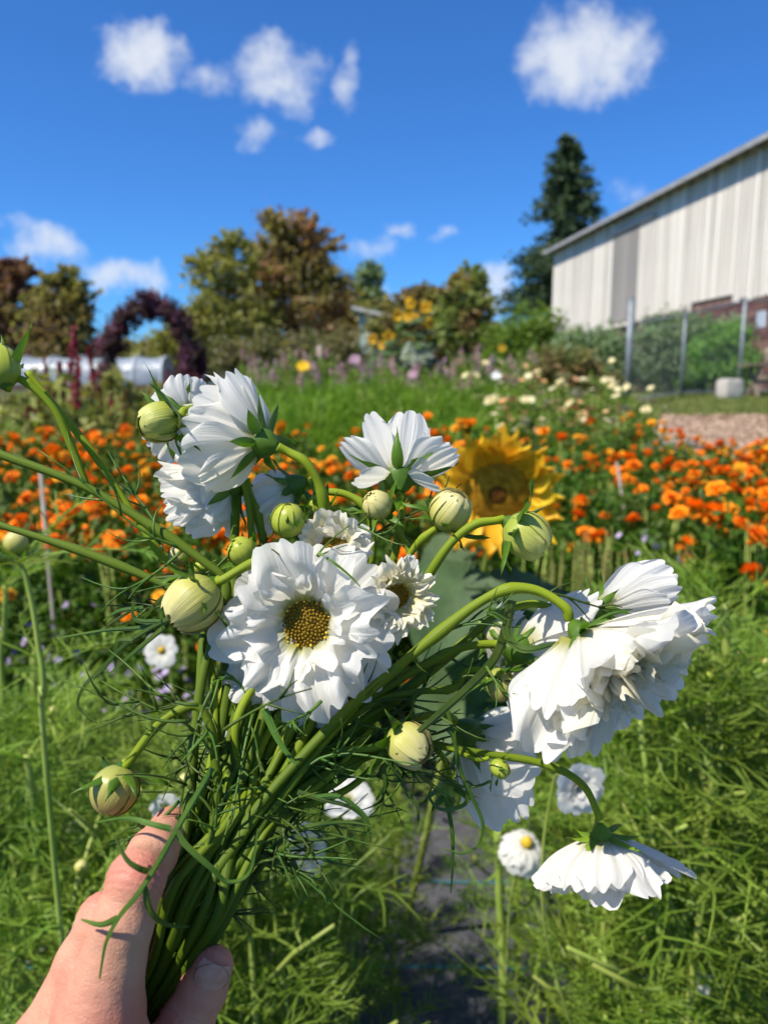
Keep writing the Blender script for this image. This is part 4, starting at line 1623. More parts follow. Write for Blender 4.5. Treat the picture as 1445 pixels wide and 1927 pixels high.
# marked individual plants
def stem_plant(path, r, label, leaves, bud=None, seed=1, whorls=()):
    """a cosmos stalk through given points with separate leaves, and a bud or spent head at its tip"""
    pts = [Vector(p) for p in path]
    root = empty('cosmos_stalk', pts[-1], label, 'cosmos stalk')
    mb = MB()
    pp = cr(pts, 6)
    mb.tube(pp, list(np.linspace(r * .8, r, len(pp))), 8)
    mb.build('stem', M['cosmos_stem'], root)
    g = random.Random(seed)
    for k in range(leaves * 2):
        i = int((g.uniform(.0, .75) if k % 2 else g.uniform(0, .07)) * (len(pp) - 1))
        a = g.uniform(0, 6.28)
        lm = MB()
        thread_leaf(lm, pp[i], Vector((math.cos(a), math.sin(a) * .7, g.uniform(.1, .9))), g.uniform(.09, .15), 12, g, .0026)
        lm.build('leaf', M['cosmos_leaf'], root, False)
    return root, pp


def gnd(px, py, Y):
    p = at(px, py, Y)
    return Vector((p.x, Y, gz(p.x, Y)))


Y = .98
stem_plant([at(1362, 1135, Y), at(1366, 1220, Y), at(1372, 1400, Y), at(1378, 1600, Y + .03), Vector((at(1385, 1700, Y).x, Y + .05, 0))], .0072, 'thick pale stalk with a feathery top at the right', 12, seed=3)
Y = 1.2
stem_plant([at(936, 1560, Y), at(940, 1700, Y), at(946, 1880, Y), Vector((at(946, 1880, Y).x, Y + .05, 0))], .008, 'pale yellow stalk standing before the bare fabric', 9, seed=4)
Y = .95
stem_plant([at(52, 1420, Y), at(62, 1500, Y), at(74, 1620, Y), at(48, 1750, Y), at(20, 1900, Y), Vector((at(0, 1900, Y).x, Y, 0))], .0065, 'pale green stalk in the lower left foliage', 12, seed=5)
Y = 1.25
stem_plant([at(12, 1100, Y), at(8, 1200, Y), at(6, 1300, Y), Vector((at(0, 1400, Y).x, Y, 0))], .006, 'upright pale stalk at the left edge below the marigolds', 6, seed=6)

# the pale bud on a bowed stalk among the marigolds at the left edge
Y = .72
pth = [at(34, 1052, Y), at(46, 1075, Y), at(62, 1140, Y), at(74, 1220, Y), at(84, 1300, Y), at(92, 1500, Y + .02), Vector((at(95, 1600, Y).x, Y + .04, 0))]
rt, _ = stem_plant(pth, .0032, 'pale bud on a bowed stalk before the marigolds at the left edge', 4, seed=9)
mb = MB()
small_bud(mb, at(31, 1022, Y), (-.1, .1, 1), .0115, 12)
mb.build('bud', M['bud_cream'], rt)
mb = MB()
for k in range(8):
    a = k * math.pi / 4
    d = Vector((math.cos(a), math.sin(a), 0))
    b_ = at(33, 1048, Y)
    mb.ribbon([b_, b_ + d * .014 + Vector((0, 0, .002)), b_ + d * .024 + Vector((0, 0, .010))], [.006, .005, .0008], Vector((0, 0, 1)))
mb.build('calyx', M['sepal'], rt)

# lavender ageratum flowers beneath the bouquet on the left, far right too
m_lav = mat('lavender_petal', (.34, .27, .42), (.48, .40, .55), 10, .7, .1, trans=.2, rnd=.2)
AG = [[('foliage', leafy_mesh('foliage', .5, .13, 160, .05, M['cosmos_leaf'], 150 + i)), ('stem', stems_mesh('stem', .5, .12, 5, M['cosmos_stem'], 152 + i)),
       *[('flower_head', blossom_mesh('flower_head', 155 + i * 11 + j, m_lav, 1, .14, .46, .58, .010)) for j in range(14)]] for i in range(2)]
sp = []
for (px, py, Y) in ((215, 1260, 2.0), (270, 1300, 1.9), (320, 1285, 1.95), (355, 1330, 1.8), (440, 1350, 1.85), (100, 1190, 2.2), (85, 1225, 2.1), (400, 1300, 2.0), (1290, 1075, 2.5), (1220, 1060, 2.5)):
    p = at(px, py, Y)
    sp.append((p.x, Y, p.z / .53))
for r in scatter_plants('ageratum', 'lavender flowered plant between cosmos and marigolds', 'ageratum', 'lavender flowered plants', AG, sp, (1, 1)):
    r.scale = (1, 1, r.scale[2])
# dry seed stalks right of the sunflower
mb = MB()
DR = []
for i in range(2):
    mb = MB()
    for k in range(11):
        a = random.uniform(0, 6.28)
        q = .07 * random.random()
        mb.tube([(q * math.cos(a), q * math.sin(a), 0), (q * 1.3 * math.cos(a), q * 1.3 * math.sin(a), random.uniform(.7, .95))], [.003, .002], 4)
    DR.append([('stem', mb.mesh('stem', mat('dry_stalk', (.13, .14, .03), (.22, .21, .06), 10, .7, .2)))])
sp = []
for (px, py, Y) in ((1060, 1040, 2.3), (1100, 1030, 2.3), (1150, 1020, 2.35), (1175, 1035, 2.3), (1040, 1060, 2.25), (1290, 1050, 2.4)):
    p = at(px, py, Y)
    sp.append((p.x, Y, p.z / .9))
for r in scatter_plants('seed_stalk', 'bundle of upright straw coloured stalks right of the large sunflower', 'stalks', 'straw coloured stalks below the right marigolds', DR, sp, (1, 1)):
    r.scale = (1, 1, r.scale[2])


# white cosmos flowers growing in the bed
def bed_flower(px, py, Y, r, ax, label, npet=8, disc=True, double=0, seed=1, droop=.1):
    c = at(px, py, Y)
    ax = Vector(ax).normalized()
    g = random.Random(seed)
    base = Vector((c.x + g.uniform(-.05, .05), Y + .08, gz(c.x, Y)))
    root = empty('white_cosmos', base, label, 'white cosmos')
    mb = MB()
    mb.tube(cr([base, base.lerp(c, .45) + Vector((g.uniform(-.05, .05), .04, 0)), base.lerp(c, .8) + Vector((g.uniform(-.03, .03), .03, 0)), c - ax * .05 + Vector((0, 0, -.02)), c - ax * .004], 6), .0019, 6)
    mb.build('stem', M['cosmos_stem'], root)
    e1 = ax.orthogonal().normalized()
    e2 = ax.cross(e1)
    for lay in range(1 + double):
        n = npet + lay * 3
        for k in range(n):
            a = 2 * math.pi * (k + .5 * lay + g.uniform(-.15, .15)) / n
            d = e1 * math.cos(a) + e2 * math.sin(a)
            rr = r * (1 - .25 * lay) * g.uniform(.9, 1.08)
            el = droop + .35 * lay
            p = petal(c + d * r * .1, c + d * rr * math.cos(el) + ax * rr * math.sin(el), ax, rr * (.78 if lay == 0 else .5), ruffle=.25 * lay, seed=g.random(), nu=6, nv=5)
            p.build('petal', M['petal'], root)
    if disc:
        mb = MB()
        small_bud(mb, c + ax * .003, ax, r * .2)
        mb.build('disc', M['pollen'], root)
    mb = MB()
    for k in range(8):
        a = 2 * math.pi * k / 8
        d = e1 * math.cos(a) + e2 * math.sin(a)
        mb.ribbon([c - ax * .003, c + d * r * .3 - ax * .004, c + d * r * .5 - ax * .004], [.004, .0035, .0006], ax)
    mb.build('calyx', M['sepal'], root)
    return root


bed_flower(305, 1224, 1.25, .031, (.05, -.9, .45), 'small open white cosmos with a yellow eye growing left of the bouquet', 8, seed=1)
bed_flower(1082, 1478, .78, .032, (.25, -.95, .1), 'double white cosmos growing behind the large drooping bloom', 9, False, 2, 2, .35)
bed_flower(990, 1588, .95, .042, (.2, -.42, .88), 'side on white cosmos with an orange eye beside the pale yellow stalk', 9, True, 1, 3, -.72)
bed_flower(655, 1505, .9, .037, (.1, -.3, 1), 'flat white cosmos growing behind the bundle of stems', 8, False, 0, 4)
bed_flower(580, 1592, .95, .036, (.6, -.5, .7), 'white cosmos growing just right of the bundle of stems, lowest of the pair', 8, False, 0, 5, -.2)
bed_flower(140, 1575, 1.3, .036, (.0, -.5, .9), 'white cosmos half hidden in foliage left of the hand', 8, False, 0, 6)
bed_flower(312, 1520, .85, .018, (.3, -.8, .5), 'small white cosmos just above the fingertip', 7, False, 0, 7)
bed_flower(1320, 1850, .9, .016, (.3, -.8, .5), 'tiny white cosmos in foliage at the lower right', 7, False, 0, 8)
bed_flower(182, 1478, 1.6, .03, (.0, -.6, .8), 'white cosmos hidden behind the hanging olive bud', 7, False, 0, 9)
bed_flower(428, 1415, .9, .03, (.5, -.7, .5), 'white cosmos glimpsed between the bouquet stems', 7, False, 0, 10)


# ------------------------------------------------------------------ the bouquet
def grip(s, t):
    return [(365 + 62 * s, 1690 + 46 * s, .303 + t * .7), (310 + 38 * s, 1822 + 28 * s, .306 + t * .55), (240 + 34 * s, 1940 + 24 * s, .312 + t * .6), (165 + 40 * s, 2065 + 26 * s, .32 + t * .7)]


def P(pts):
    return [cam(*p) for p in pts]


G = random.Random(99)


def sub_leaf(root, b, d, L, n, w=.0011, curl=.9, seed=None):
    g = random.Random(seed if seed is not None else G.random())
    mb = MB()
    d = Vector(d).normalized()
    cv = Vector((g.gauss(0, .5), g.gauss(0, .3), g.gauss(0, .5))) * curl
    sd = d.orthogonal().normalized()
    pts = [Vector(b) + d * (L * t) + cv * (L * t * t * .7) + sd * (.06 * L * math.sin(t * 5)) for t in np.linspace(0, 1, 9)]
    mb.tube(pts, [w * (.75 - .5 * i / 8) for i in range(9)], 5)
    for k in range(n):
        t = g.uniform(.2, .85)
        i = min(7, int(t * 8))
        p = pts[i]
        dd = (pts[i + 1] - pts[i]).normalized()
        side = (dd.orthogonal().normalized() * g.uniform(-1, 1) + dd.cross(dd.orthogonal()).normalized() * g.uniform(-1, 1))
        d2 = (dd * .7 + side).normalized()
        l = L * g.uniform(.3, .6)
        c2 = Vector((g.gauss(0, .5), g.gauss(0, .3), g.gauss(0, .5))) * curl * .8
        q = [p + d2 * l * s + c2 * l * s * s for s in np.linspace(0, 1, 6)]
        mb.tube(q, [w * (.62 - .45 * s / 5) for s in range(6)], 4)
    return mb.build('leaf', M['bleaf'], root)


def make_stem(root, path, r, name='stem', nl=0, lrange=(.25, .75), m='stem'):
    pts = [Vector(p) for p in cr(path, 8)]
    mb = MB()
    n = len(pts)
    ph = G.uniform(0, 6)
    kn = [G.uniform(.15, .9) for _ in range(2)]
    mb.tube(pts, [r * (.72 + .12 * i / n + .05 * math.sin(i * .37 + ph) + .22 * max(math.exp(-((i / n - q) * 42) ** 2) for q in kn)) for i in range(n)], 14, rib=.045)
    mb.build(name, M[m], root)
    for k in range(nl):
        i = int(G.uniform(*lrange) * (n - 1))
        d = (pts[max(0, i - 1)] - pts[min(n - 1, i + 1)]).normalized()
        side = cdir(G.uniform(-1, 1), G.uniform(-1, .7), G.uniform(-.5, .6))
        sub_leaf(root, pts[i], d * .5 + side, G.uniform(.022, .05), G.randint(3, 6))
    return pts


def calyx(root, c, ax, r=.006, n=8, L=.016, w=.0045, spread=1.25, reflex=0.0, seed=0, m=None):
    """green cup with separate pointed sepals"""
    g = random.Random(seed)
    c, ax = Vector(c), Vector(ax).normalized()
    e1 = ax.orthogonal().normalized()
    e2 = ax.cross(e1)
    mb = MB()

    def f(u, v):
        a = 2 * math.pi * u
        return c + ax * (-r * .75 + r * 1.15 * v) + (e1 * math.cos(a) + e2 * math.sin(a)) * (r * (.28 + .72 * math.sin(v * 1.5)))
    mb.grid(f, 12, 4)
    cup = mb.build('calyx', m or M['sepal'], root)
    for k in range(n):
        a = 2 * math.pi * (k + g.uniform(-.15, .15)) / n
        d = e1 * math.cos(a) + e2 * math.sin(a)
        b = c + d * r * .85 + ax * r * .15
        l = L * g.uniform(.75, 1.2)
        sp = spread + g.uniform(-.3, .3)
        t = b + (d * math.sin(sp) + ax * math.cos(sp)) * l
        p = petal(b, t, ax, w * g.uniform(.8, 1.2), bend=g.uniform(-.12, .1), curl=g.uniform(-.3, .25) - reflex, cup=.4, pleat=0, teeth=0, seed=g.random(), nu=2, nv=6, point=True)
        p.build('sepal', m or M['sepal'], cup)


def flower(label, C, ax, tips, stem, rs=.0028, auto=(), disc=None, cal=(.0065, .017, 1.25), m='petal', seed=1, nl=3, s_t=(0, 0), lr=(.25, .7), ruff=.12, cal_off=0.0, calm='sepal', pl=.04, te=.085, wk=1.12, tw=.78):
    """tips: explicit petals (px, py, dz mm, width px[, ruffle]); auto: rings (n, L m, width m, opening deg, ruffle, base r m, material, phase)"""
    g = random.Random(seed)
    c = cam(*C)
    d0 = C[2]
    ax = cdir(*ax)
    e1 = ax.orthogonal().normalized()
    e2 = ax.cross(e1)
    path = P(list(stem) + (grip(*s_t) if s_t is not None else []))
    root = empty('cosmos_bloom', path[-1], label, 'cosmos bloom')
    path = [c - ax * (.006 + cal_off)] + path
    make_stem(root, path, rs, nl=nl, lrange=lr)
    if cal:
        calyx(root, c - ax * cal_off, ax, cal[0], 8, cal[1], cal[1] * .27, cal[2], seed=seed, m=M[calm])
    for i, tp in enumerate(tips):
        px, py, dz, w = tp[:4]
        rf = tp[4] if len(tp) > 4 else ruff
        t = cam(px, py, d0 + dz * .001)
        dd = (t - c)
        rad = dd - ax * dd.dot(ax)
        b = c + (rad.normalized() * .0045 if rad.length > 1e-6 else Vector((0, 0, 0))) + ax * .002
        wd = w * wk / F * (d0 + dz * .0005)
        L = (t - b).length
        nr = ax
        if len(tp) > 5:
            nr = ax.lerp(FWD, tp[5])
        p = petal(b, t, nr, wd, bend=-.04 + g.uniform(-.03, .03), curl=g.uniform(-.05, .04), cup=.15, pleat=pl, ruffle=rf, teeth=te, nt=3, seed=g.random(), nu=24, nv=12, basew=.3, tipw=tw)
        p.build('petal', M[m], root)
    for (n, L, W, op, rf, r0, mm_, ph) in auto:
        for k in range(n):
            a = 2 * math.pi * (k + ph + g.uniform(-.22, .22)) / n
            d = e1 * math.cos(a) + e2 * math.sin(a)
            o_ = R(op + g.uniform(-9, 9))
            l = L * g.uniform(.82, 1.12)
            b = c + d * r0 + ax * .002
            t = b + (d * math.sin(o_) + ax * math.cos(o_)) * l
            p = petal(b, t, ax, W * g.uniform(.8, 1.2), bend=g.uniform(-.1, .05), curl=g.uniform(-.12, .12), cup=.3, pleat=.03, ruffle=rf, teeth=te * .8, nt=3, seed=g.random(), nu=16, nv=10, basew=.34, tipw=tw)
            p.build('petal', M[mm_], root)
    if disc:
        r, h = disc
        mb = MB()
        mb2 = MB()

        def f(u, v):
            a = 2 * math.pi * u
            return c + ax * (.002 + h * (1 - v * v)) + (e1 * math.cos(a) + e2 * math.sin(a)) * (r * v)
        mb.grid(f, 16, 5)
        ds = mb.build('disc', M['disc'], root)
        fl, pl = MB(), MB()
        nf = 150
        for k in range(nf):
            q = math.sqrt((k + .5) / nf)
            a = k * 2.39996
            p = c + ax * (.002 + h * (1 - q * q)) + (e1 * math.cos(a) + e2 * math.sin(a)) * (r * q)
            up = (ax + (e1 * math.cos(a) + e2 * math.sin(a)) * .5 * q).normalized()
            rr_ = r * .07
            tgt = pl if q > .86 and g.random() < .5 else fl
            hh = r * (.10 if tgt is fl else .2)
            tgt.tube([p - up * rr_ * .3, p + up * hh * .7, p + up * hh], [rr_ * .9, rr_ * .85, rr_ * .3], 5)
        fl.build('floret', M['disc'], ds, kind='stuff')
        pl.build('floret', M['pollen'], ds, kind='stuff')
    return root


def bud(label, C, ax, r, stem, rs=.0022, m='bud_cream', s_t=None, seed=1, open_=.0, sep=(8, .016, .9), asp=1.08, root=None, nl=0, petals=7, name='cosmos_bud', lr=(.2, .6), sm='stem'):
    """round bud: folded petals wrapped over a core, sepals behind."""
    g = random.Random(seed)
    c = cam(*C)
    ax = cdir(*ax)
    e1 = ax.orthogonal().normalized()
    e2 = ax.cross(e1)
    R_ = r / F * C[2]
    back = c - ax * R_ * asp * .95
    if root is None:
        path = P(list(stem) + (grip(*s_t) if s_t else []))
        root = empty(name, path[-1], label, 'cosmos bud')
    else:
        path = P(list(stem))
    make_stem(root, [back - ax * .002] + path, rs, nl=nl, lrange=lr, m=sm)
    mb = MB()

    def core(u, v):
        a = 2 * math.pi * u
        t = math.pi * v
        k = 1 + .03 * math.cos(a * 5 + v * 2) * math.sin(t)
        rad = R_ * .93 * math.sin(t) * k
        return c + ax * (-R_ * asp * .93 * math.cos(t)) + (e1 * math.cos(a) + e2 * math.sin(a)) * rad
    mb.grid(core, 18, 12)
    mb.build('bud_core', M[m], root)
    for k in range(petals):
        a0 = 2 * math.pi * (k + g.uniform(-.2, .2)) / petals
        wv = 2 * math.pi / petals * g.uniform(.95, 1.2)
        tw = g.uniform(.15, .5)
        top = g.uniform(.84, .93) - open_ * .10
        off = .985 + g.uniform(0, .012)
        ph = g.uniform(0, 6.28)
        fl = open_ * g.uniform(.05, .5)
        mb = MB()

        def f(u, v, a0=a0, wv=wv, tw=tw, top=top, off=off, ph=ph, fl=fl):
            uu = 2 * u - 1
            t = math.pi * (.06 + (top - .06) * v * (1 - .08 * uu * uu - .06 * math.sin(uu * 8 + ph)))
            a = a0 + uu * wv * (1 - .15 * v) + tw * v
            o = off + .045 * (uu + 1) + .012 * math.cos(uu * 4 + ph) * v + .02 * max(0, uu) ** 3 + fl * max(0, v - .75) * 2.5
            rad = R_ * max(.04, math.sin(t)) * o
            return c + ax * (-R_ * asp * math.cos(t) * (o if v > .5 else 1)) + (e1 * math.cos(a) + e2 * math.sin(a)) * rad
        mb.grid(f, 8, 10)
        mb.build('petal', M[m], root)
    calyx(root, back + ax * R_ * .12, ax, R_ * .5, sep[0], sep[1], sep[1] * .28, sep[2], seed=seed + 3)
    return root


# --- blooms (pixel, distance in metres from the lens) -------------------------------------------
flower('white cosmos seen from behind, topmost left bloom of the bouquet', (503, 836, .352), (-.80, .22, .42),
       [(425, 698, 0, 100), (470, 712, 14, 78), (362, 748, -6, 112), (338, 800, -10, 105), (336, 868, -14, 120), (384, 918, -8, 90), (352, 775, 26, 100), (400, 705, 22, 90), (360, 880, 24, 100)],
       [(545, 852, .350), (575, 870, .349), (600, 910, .350), (610, 960, .352), (608, 1040, .356), (580, 1180, .358), (520, 1380, .34), (455, 1520, .322)], .0028, s_t=(-.1, .016), seed=11, cal=(.0075, .021, 1.15))
flower('white cosmos mostly hidden behind the topmost left bloom and its pale bud', (356, 786, .376), (-.62, .1, .75),
       [(345, 704, 4, 72), (296, 738, 2, 70), (384, 714, 12, 66), (272, 832, 0, 74), (280, 790, 14, 70), (300, 865, 4, 70)],
       [(400, 800, .374), (438, 850, .37), (444, 920, .366), (442, 1005, .362), (440, 1120, .358), (420, 1350, .335)], .0026, s_t=(-.35, .018), seed=12, cal=(.006, .015, 1.2))
flower('white ruffled cosmos hanging below the topmost left bloom', (446, 912, .366), (-.78, -.42, .3),
       [(292, 888, 0, 66, .4), (300, 925, -6, 80, .3), (312, 972, -4, 80), (345, 996, -6, 84), (394, 966, -10, 80), (330, 870, 16, 80, .6), (330, 950, 20, 90), (350, 850, 8, 80, .7)],
       [(470, 930, .366), (490, 990, .364), (500, 1100, .36), (480, 1330, .338)], .0024, auto=[(7, .022, .016, 40, .7, .004, 'petal', 0)], s_t=(-.2, -.004), seed=13, cal=(.0065, .016, 1.0), nl=2)
flower('small shaded white cosmos tucked under the topmost left bloom', (560, 912, .374), (-.80, -.42, .15),
       [(510, 884, 0, 66), (458, 942, -2, 62), (464, 966, -6, 56), (480, 1006, -6, 64), (520, 990, -8, 60), (480, 930, 18, 70)],
       [(600, 922, .372), (650, 930, .37), (688, 955, .368), (700, 1000, .367), (690, 1100, .366), (600, 1290, .352), (500, 1470, .325)], .0024, s_t=(.05, .012), seed=14, cal=(.0065, .015, .9), nl=2)
flower('upright white cosmos seen from behind in front of the orange row', (750, 908, .378), (.04, .74, .58),
       [(693, 780, 8, 62), (641, 829, -2, 70), (773, 771, 10, 84), (845, 832, 2, 96), (862, 848, -4, 70), (668, 903, -14, 66), (826, 912, -14, 66), (735, 850, 34, 70), (800, 810, 26, 80)],
       [(752, 930, .376), (756, 965, .375), (745, 1030, .374), (710, 1150, .37), (620, 1330, .35), (510, 1480, .325)], .0026, s_t=(.15, .018), seed=15, cal=(.0085, .022, .95), ruff=.06)
flower('large double white cosmos with golden centre facing the camera', (578, 1172, .334), (-.06, .06, -1),
       [(386, 1200, -2, 96, .2), (440, 1100, 0, 104, .25), (505, 1070, 4, 90, .3), (566, 1038, 0, 116, .3), (602, 1022, 8, 70, .1), (700, 1052, 2, 118, .3), (755, 1172, 2, 108, .35),
        (726, 1290, 0, 96, .2), (655, 1318, -2, 92, .4), (598, 1376, 0, 108, .45), (506, 1332, 0, 96, .4), (434, 1316, 2, 92, .45), (452, 1238, -6, 84, .5)],
       [(620, 1230, .355), (600, 1330, .345), (520, 1480, .32), (450, 1580, .308)], .0028,
       auto=[(8, .029, .023, 62, 1.15, .009, 'petal', .2), (6, .019, .016, 38, 1.2, .010, 'petal', .6)], disc=(.0105, .0028), te=.075, wk=1.16, tw=.97, s_t=(.1, -.006), seed=16, cal=(.006, .014, 1.5), nl=2, cal_off=.006)
flower('half open ruffled white cosmos above the large double bloom', (628, 1034, .354), (-.12, .35, -.9),
       [(560, 1020, -2, 60, .6), (590, 990, -4, 62, .7), (648, 970, -6, 66, .7), (700, 1004, -2, 66, .6), (700, 1036, -4, 56, .6), (620, 985, -10, 50, .8)],
       [(630, 1090, .362), (600, 1250, .352), (500, 1470, .322)], .0024, auto=[(8, .014, .012, 30, .8, .007, 'petal_cream', .1)], disc=(.0072, .0015), s_t=(.0, .006), seed=17, cal=(.005, .013, 1.4), nl=2, cal_off=.005)
flower('half open cream cosmos right of the large double bloom', (746, 1120, .346), (.25, -.02, -.95),
       [(690, 1110, -4, 44, .8), (720, 1070, -3, 42, .7), (780, 1045, 2, 36, .3), (808, 1098, 0, 40, .4), (790, 1148, -2, 44, .6), (764, 1186, -2, 44, .5), (715, 1160, -2, 48, .5), (745, 1068, -6, 40, .9)],
       [(740, 1180, .356), (690, 1290, .346), (560, 1460, .322)], .0024, auto=[(11, .0105, .008, 28, .9, .006, 'petal_cream', .1), (12, .013, .008, 48, .9, .006, 'petal_cream', .5)], disc=(.0055, .001), s_t=(.3, .008), seed=18, cal=(.0045, .012, 1.4), nl=3, cal_off=.005)
flower('largest double white cosmos drooping on a thick arched stem at right', (1088, 1186, .333), (.56, -.70, -.38),
       [(1345, 1146, 4, 130, .3), (1335, 1215, 16, 120, .3), (994, 1422, -20, 135, .6, .75), (1062, 1430, -12, 125, .55, .7), (1210, 1245, -34, 110, .3), (1130, 1290, -30, 110, .3), (1180, 1372, 26, 130, .2), (1280, 1300, 30, 130, .2), (1090, 1415, 20, 110, .2), (1255, 1170, -16, 100, .3), (1030, 1350, -30, 120, .25, .6), (1110, 1415, 0, 130, .25, .6), (1240, 1340, 30, 120, .2)],
       [(1062, 1142, .334), (1012, 1112, .336), (955, 1109, .337), (895, 1138, .338), (825, 1192, .338), (740, 1262, .336), (640, 1350, .33), (510, 1490, .316), (440, 1590, .308)], .0029,
       auto=[(13, .047, .020, 50, .6, .005, 'petal', .1), (20, .043, .014, 38, .9, .005, 'petal_cream', .4), (18, .038, .012, 22, 1.0, .004, 'petal_cream', .2)], s_t=(.7, -.010), seed=19, pl=.075, cal=(.0065, .018, 1.1), nl=2, lr=(.1, .6))
flower('white cosmos with upswept petals just behind the largest drooping bloom', (1118, 1146, .372), (.80, .32, .3),
       [(1266, 1066, 0, 76), (1280, 1104, -6, 70), (1262, 1140, -8, 70), (1240, 1080, 20, 80), (1270, 1110, 18, 80)],
       [(1060, 1150, .372), (1000, 1136, .372), (930, 1160, .37), (870, 1212, .366), (760, 1300, .356), (600, 1430, .335)], .0024, s_t=(.75, .014), seed=20, cal=(.0055, .014, 1.0), nl=1)
flower('white cosmos with fanned pleated petals left of the largest drooping bloom', (966, 1222, .362), (.82, -.28, .4),
       [(1118, 1112, 6, 104), (1110, 1150, 14, 100), (1092, 1200, -4, 90), (1060, 1260, -8, 96), (1036, 1320, -8, 96), (992, 1380, -4, 84), (1060, 1230, 24, 90), (1020, 1340, 18, 100)],
       [(930, 1212, .362), (880, 1216, .36), (830, 1234, .358), (750, 1280, .352), (660, 1345, .342), (540, 1470, .322)], .0026, s_t=(.6, .004), seed=21, cal=(.008, .018, 1.0), nl=3)
flower('white cosmos half hidden behind the pale bud left of the fanned bloom', (908, 1188, .385), (.85, -.2, .3),
       [(985, 1150, 4, 76), (1000, 1190, 0, 70), (968, 1240, -4, 74), (940, 1262, 0, 60), (950, 1130, 10, 60)],
       [(890, 1190, .384), (850, 1225, .38), (770, 1300, .365), (620, 1430, .34)], .0022, s_t=(.5, .016), seed=22, cal=(.006, .014, 1.0), nl=2)
flower('shaded white cosmos hanging below the fanned bloom', (872, 1376, .388), (.62, -.66, .35),
       [(1000, 1345, 2, 96), (1006, 1412, -6, 110), (1002, 1480, -10, 110), (985, 1540, -6, 110), (930, 1562, 0, 100), (890, 1510, 4, 90), (980, 1420, 20, 110), (940, 1530, 22, 110)],
       [(850, 1352, .386), (810, 1345, .38), (740, 1370, .366), (620, 1440, .34), (510, 1530, .32)], .0026, s_t=(.85, .010), seed=23, cal=(.009, .019, .95), nl=3)
flower('skirt shaped white cosmos facing down, lowest bloom at the right', (1131, 1566, .352), (.10, -.99, -.02),
       [(1002, 1662, 0, 92), (1040, 1672, -16, 92), (1086, 1678, -26, 96), (1135, 1676, -32, 96), (1186, 1672, -26, 96), (1232, 1660, -14, 96), (1296, 1640, 8, 110), (1262, 1652, 24, 100), (1200, 1668, 30, 100), (1120, 1672, 32, 100), (1050, 1668, 24, 100)],
       [(1120, 1520, .352), (1100, 1482, .352), (1060, 1452, .352), (1000, 1432, .352), (930, 1421, .352), (860, 1410, .351), (800, 1400, .350), (720, 1405, .346), (620, 1450, .334), (520, 1530, .318)], .0022,
       auto=[(10, .030, .018, 48, .5, .004, 'petal', .1)], s_t=(.95, -.004), seed=24, calm='sepal_light', pl=.085, cal=(.0050, .016, 1.35), nl=3, lr=(.3, .6))

# --- buds ------------------------------------------------------------------------------------------
bud('pale green bud with a ragged opening at far upper left', (301, 795, .343), (-.72, -.30, -.62), 37, [(348, 772, .352), (380, 775, .362), (430, 830, .366), (470, 960, .36), (470, 1150, .352), (430, 1400, .33)], .0022, 'bud_lime', s_t=(-.5, .006), seed=31, open_=.3, sep=(8, .021, 1.2))
bud('shiny round green bud below the shaded small bloom', (541, 980, .345), (.05, .95, -.2), 30, [(538, 1015, .346), (520, 1060, .348), (490, 1200, .346), (440, 1450, .324)], .002, 'bud_green', s_t=(-.25, .004), seed=32, sep=(8, .014, .6))
bud('smaller round green bud left of the shiny one', (456, 1038, .343), (-.35, .5, -.75), 26, [(480, 1052, .348), (500, 1080, .35), (480, 1250, .344), (430, 1450, .324)], .002, 'bud_green', s_t=(-.3, .010), seed=33, sep=(8, .013, .9))
bud('large cream bud hanging left of the large double bloom', (366, 1134, .325), (-.62, -.62, -.3), 50, [(418, 1092, .326), (470, 1062, .329), (512, 1046, .332), (532, 1062, .336), (540, 1110, .342), (520, 1260, .342), (450, 1480, .32)], .0027, 'bud_cream', s_t=(-.15, -.010), seed=34, open_=.25, sep=(8, .021, 1.0), petals=8, nl=1)
bud('half unfurled cream bud pointing up right beside the large sunflower', (846, 962, .354), (.45, .75, -.35), 37, [(812, 1000, .356), (780, 1030, .358), (758, 1075, .36), (720, 1190, .36), (620, 1360, .342)], .0022, 'bud_cream', s_t=(.25, .012), seed=35, open_=.5, sep=(8, .017, 1.2), petals=8)
bud('greenish cream bud bowed over in front of the large sunflower', (990, 1006, .345), (.80, -.55, -.15), 42, [(930, 980, .345), (895, 986, .345), (858, 1012, .346), (826, 1052, .347), (785, 1120, .35), (730, 1220, .35), (620, 1370, .338), (510, 1490, .32)], .0026, 'bud_lime', s_t=(.4, .002), seed=36, open_=.45, sep=(8, .022, 1.3), petals=8)
bud('cream bud beneath the upright bloom', (710, 952, .366), (-.35, .45, -.7), 27, [(742, 985, .37), (760, 1020, .371), (770, 1060, .37), (720, 1200, .365)], .002, 'bud_cream', s_t=(.2, .02), seed=37, open_=.1, sep=(8, .017, .9))
bud('yellow green egg shaped bud in front of the fanned bloom', (942, 1288, .348), (.35, -.85, -.3), 27, [(918, 1262, .352), (880, 1262, .352), (850, 1296, .352), (780, 1303, .35), (690, 1330, .344), (560, 1450, .325)], .002, 'bud_olive', s_t=(.55, -.004), seed=38, sep=(8, .017, 1.4), asp=1.2)
bud('cream bud with crumpled tip between stems and the lowest bloom', (768, 1400, .335), (.72, -.40, -.5), 40, [(722, 1404, .336), (650, 1412, .336), (560, 1440, .33), (470, 1510, .316), (420, 1590, .308)], .0022, 'bud_cream', s_t=(.35, -.012), seed=39, open_=.35, sep=(8, .019, 1.5), petals=9, nl=3)
bud('olive bud hanging on a bent stem at far lower left', (217, 1486, .312), (-.25, -.92, -.3), 42, [(240, 1438, .313), (290, 1372, .314), (332, 1340, .315), (370, 1330, .316), (393, 1362, .316), (406, 1440, .314), (408, 1520, .311), (380, 1620, .306)], .0022, 'bud_olive', s_t=(-.6, -.012), seed=40, sep=(8, .019, 1.3), nl=2)
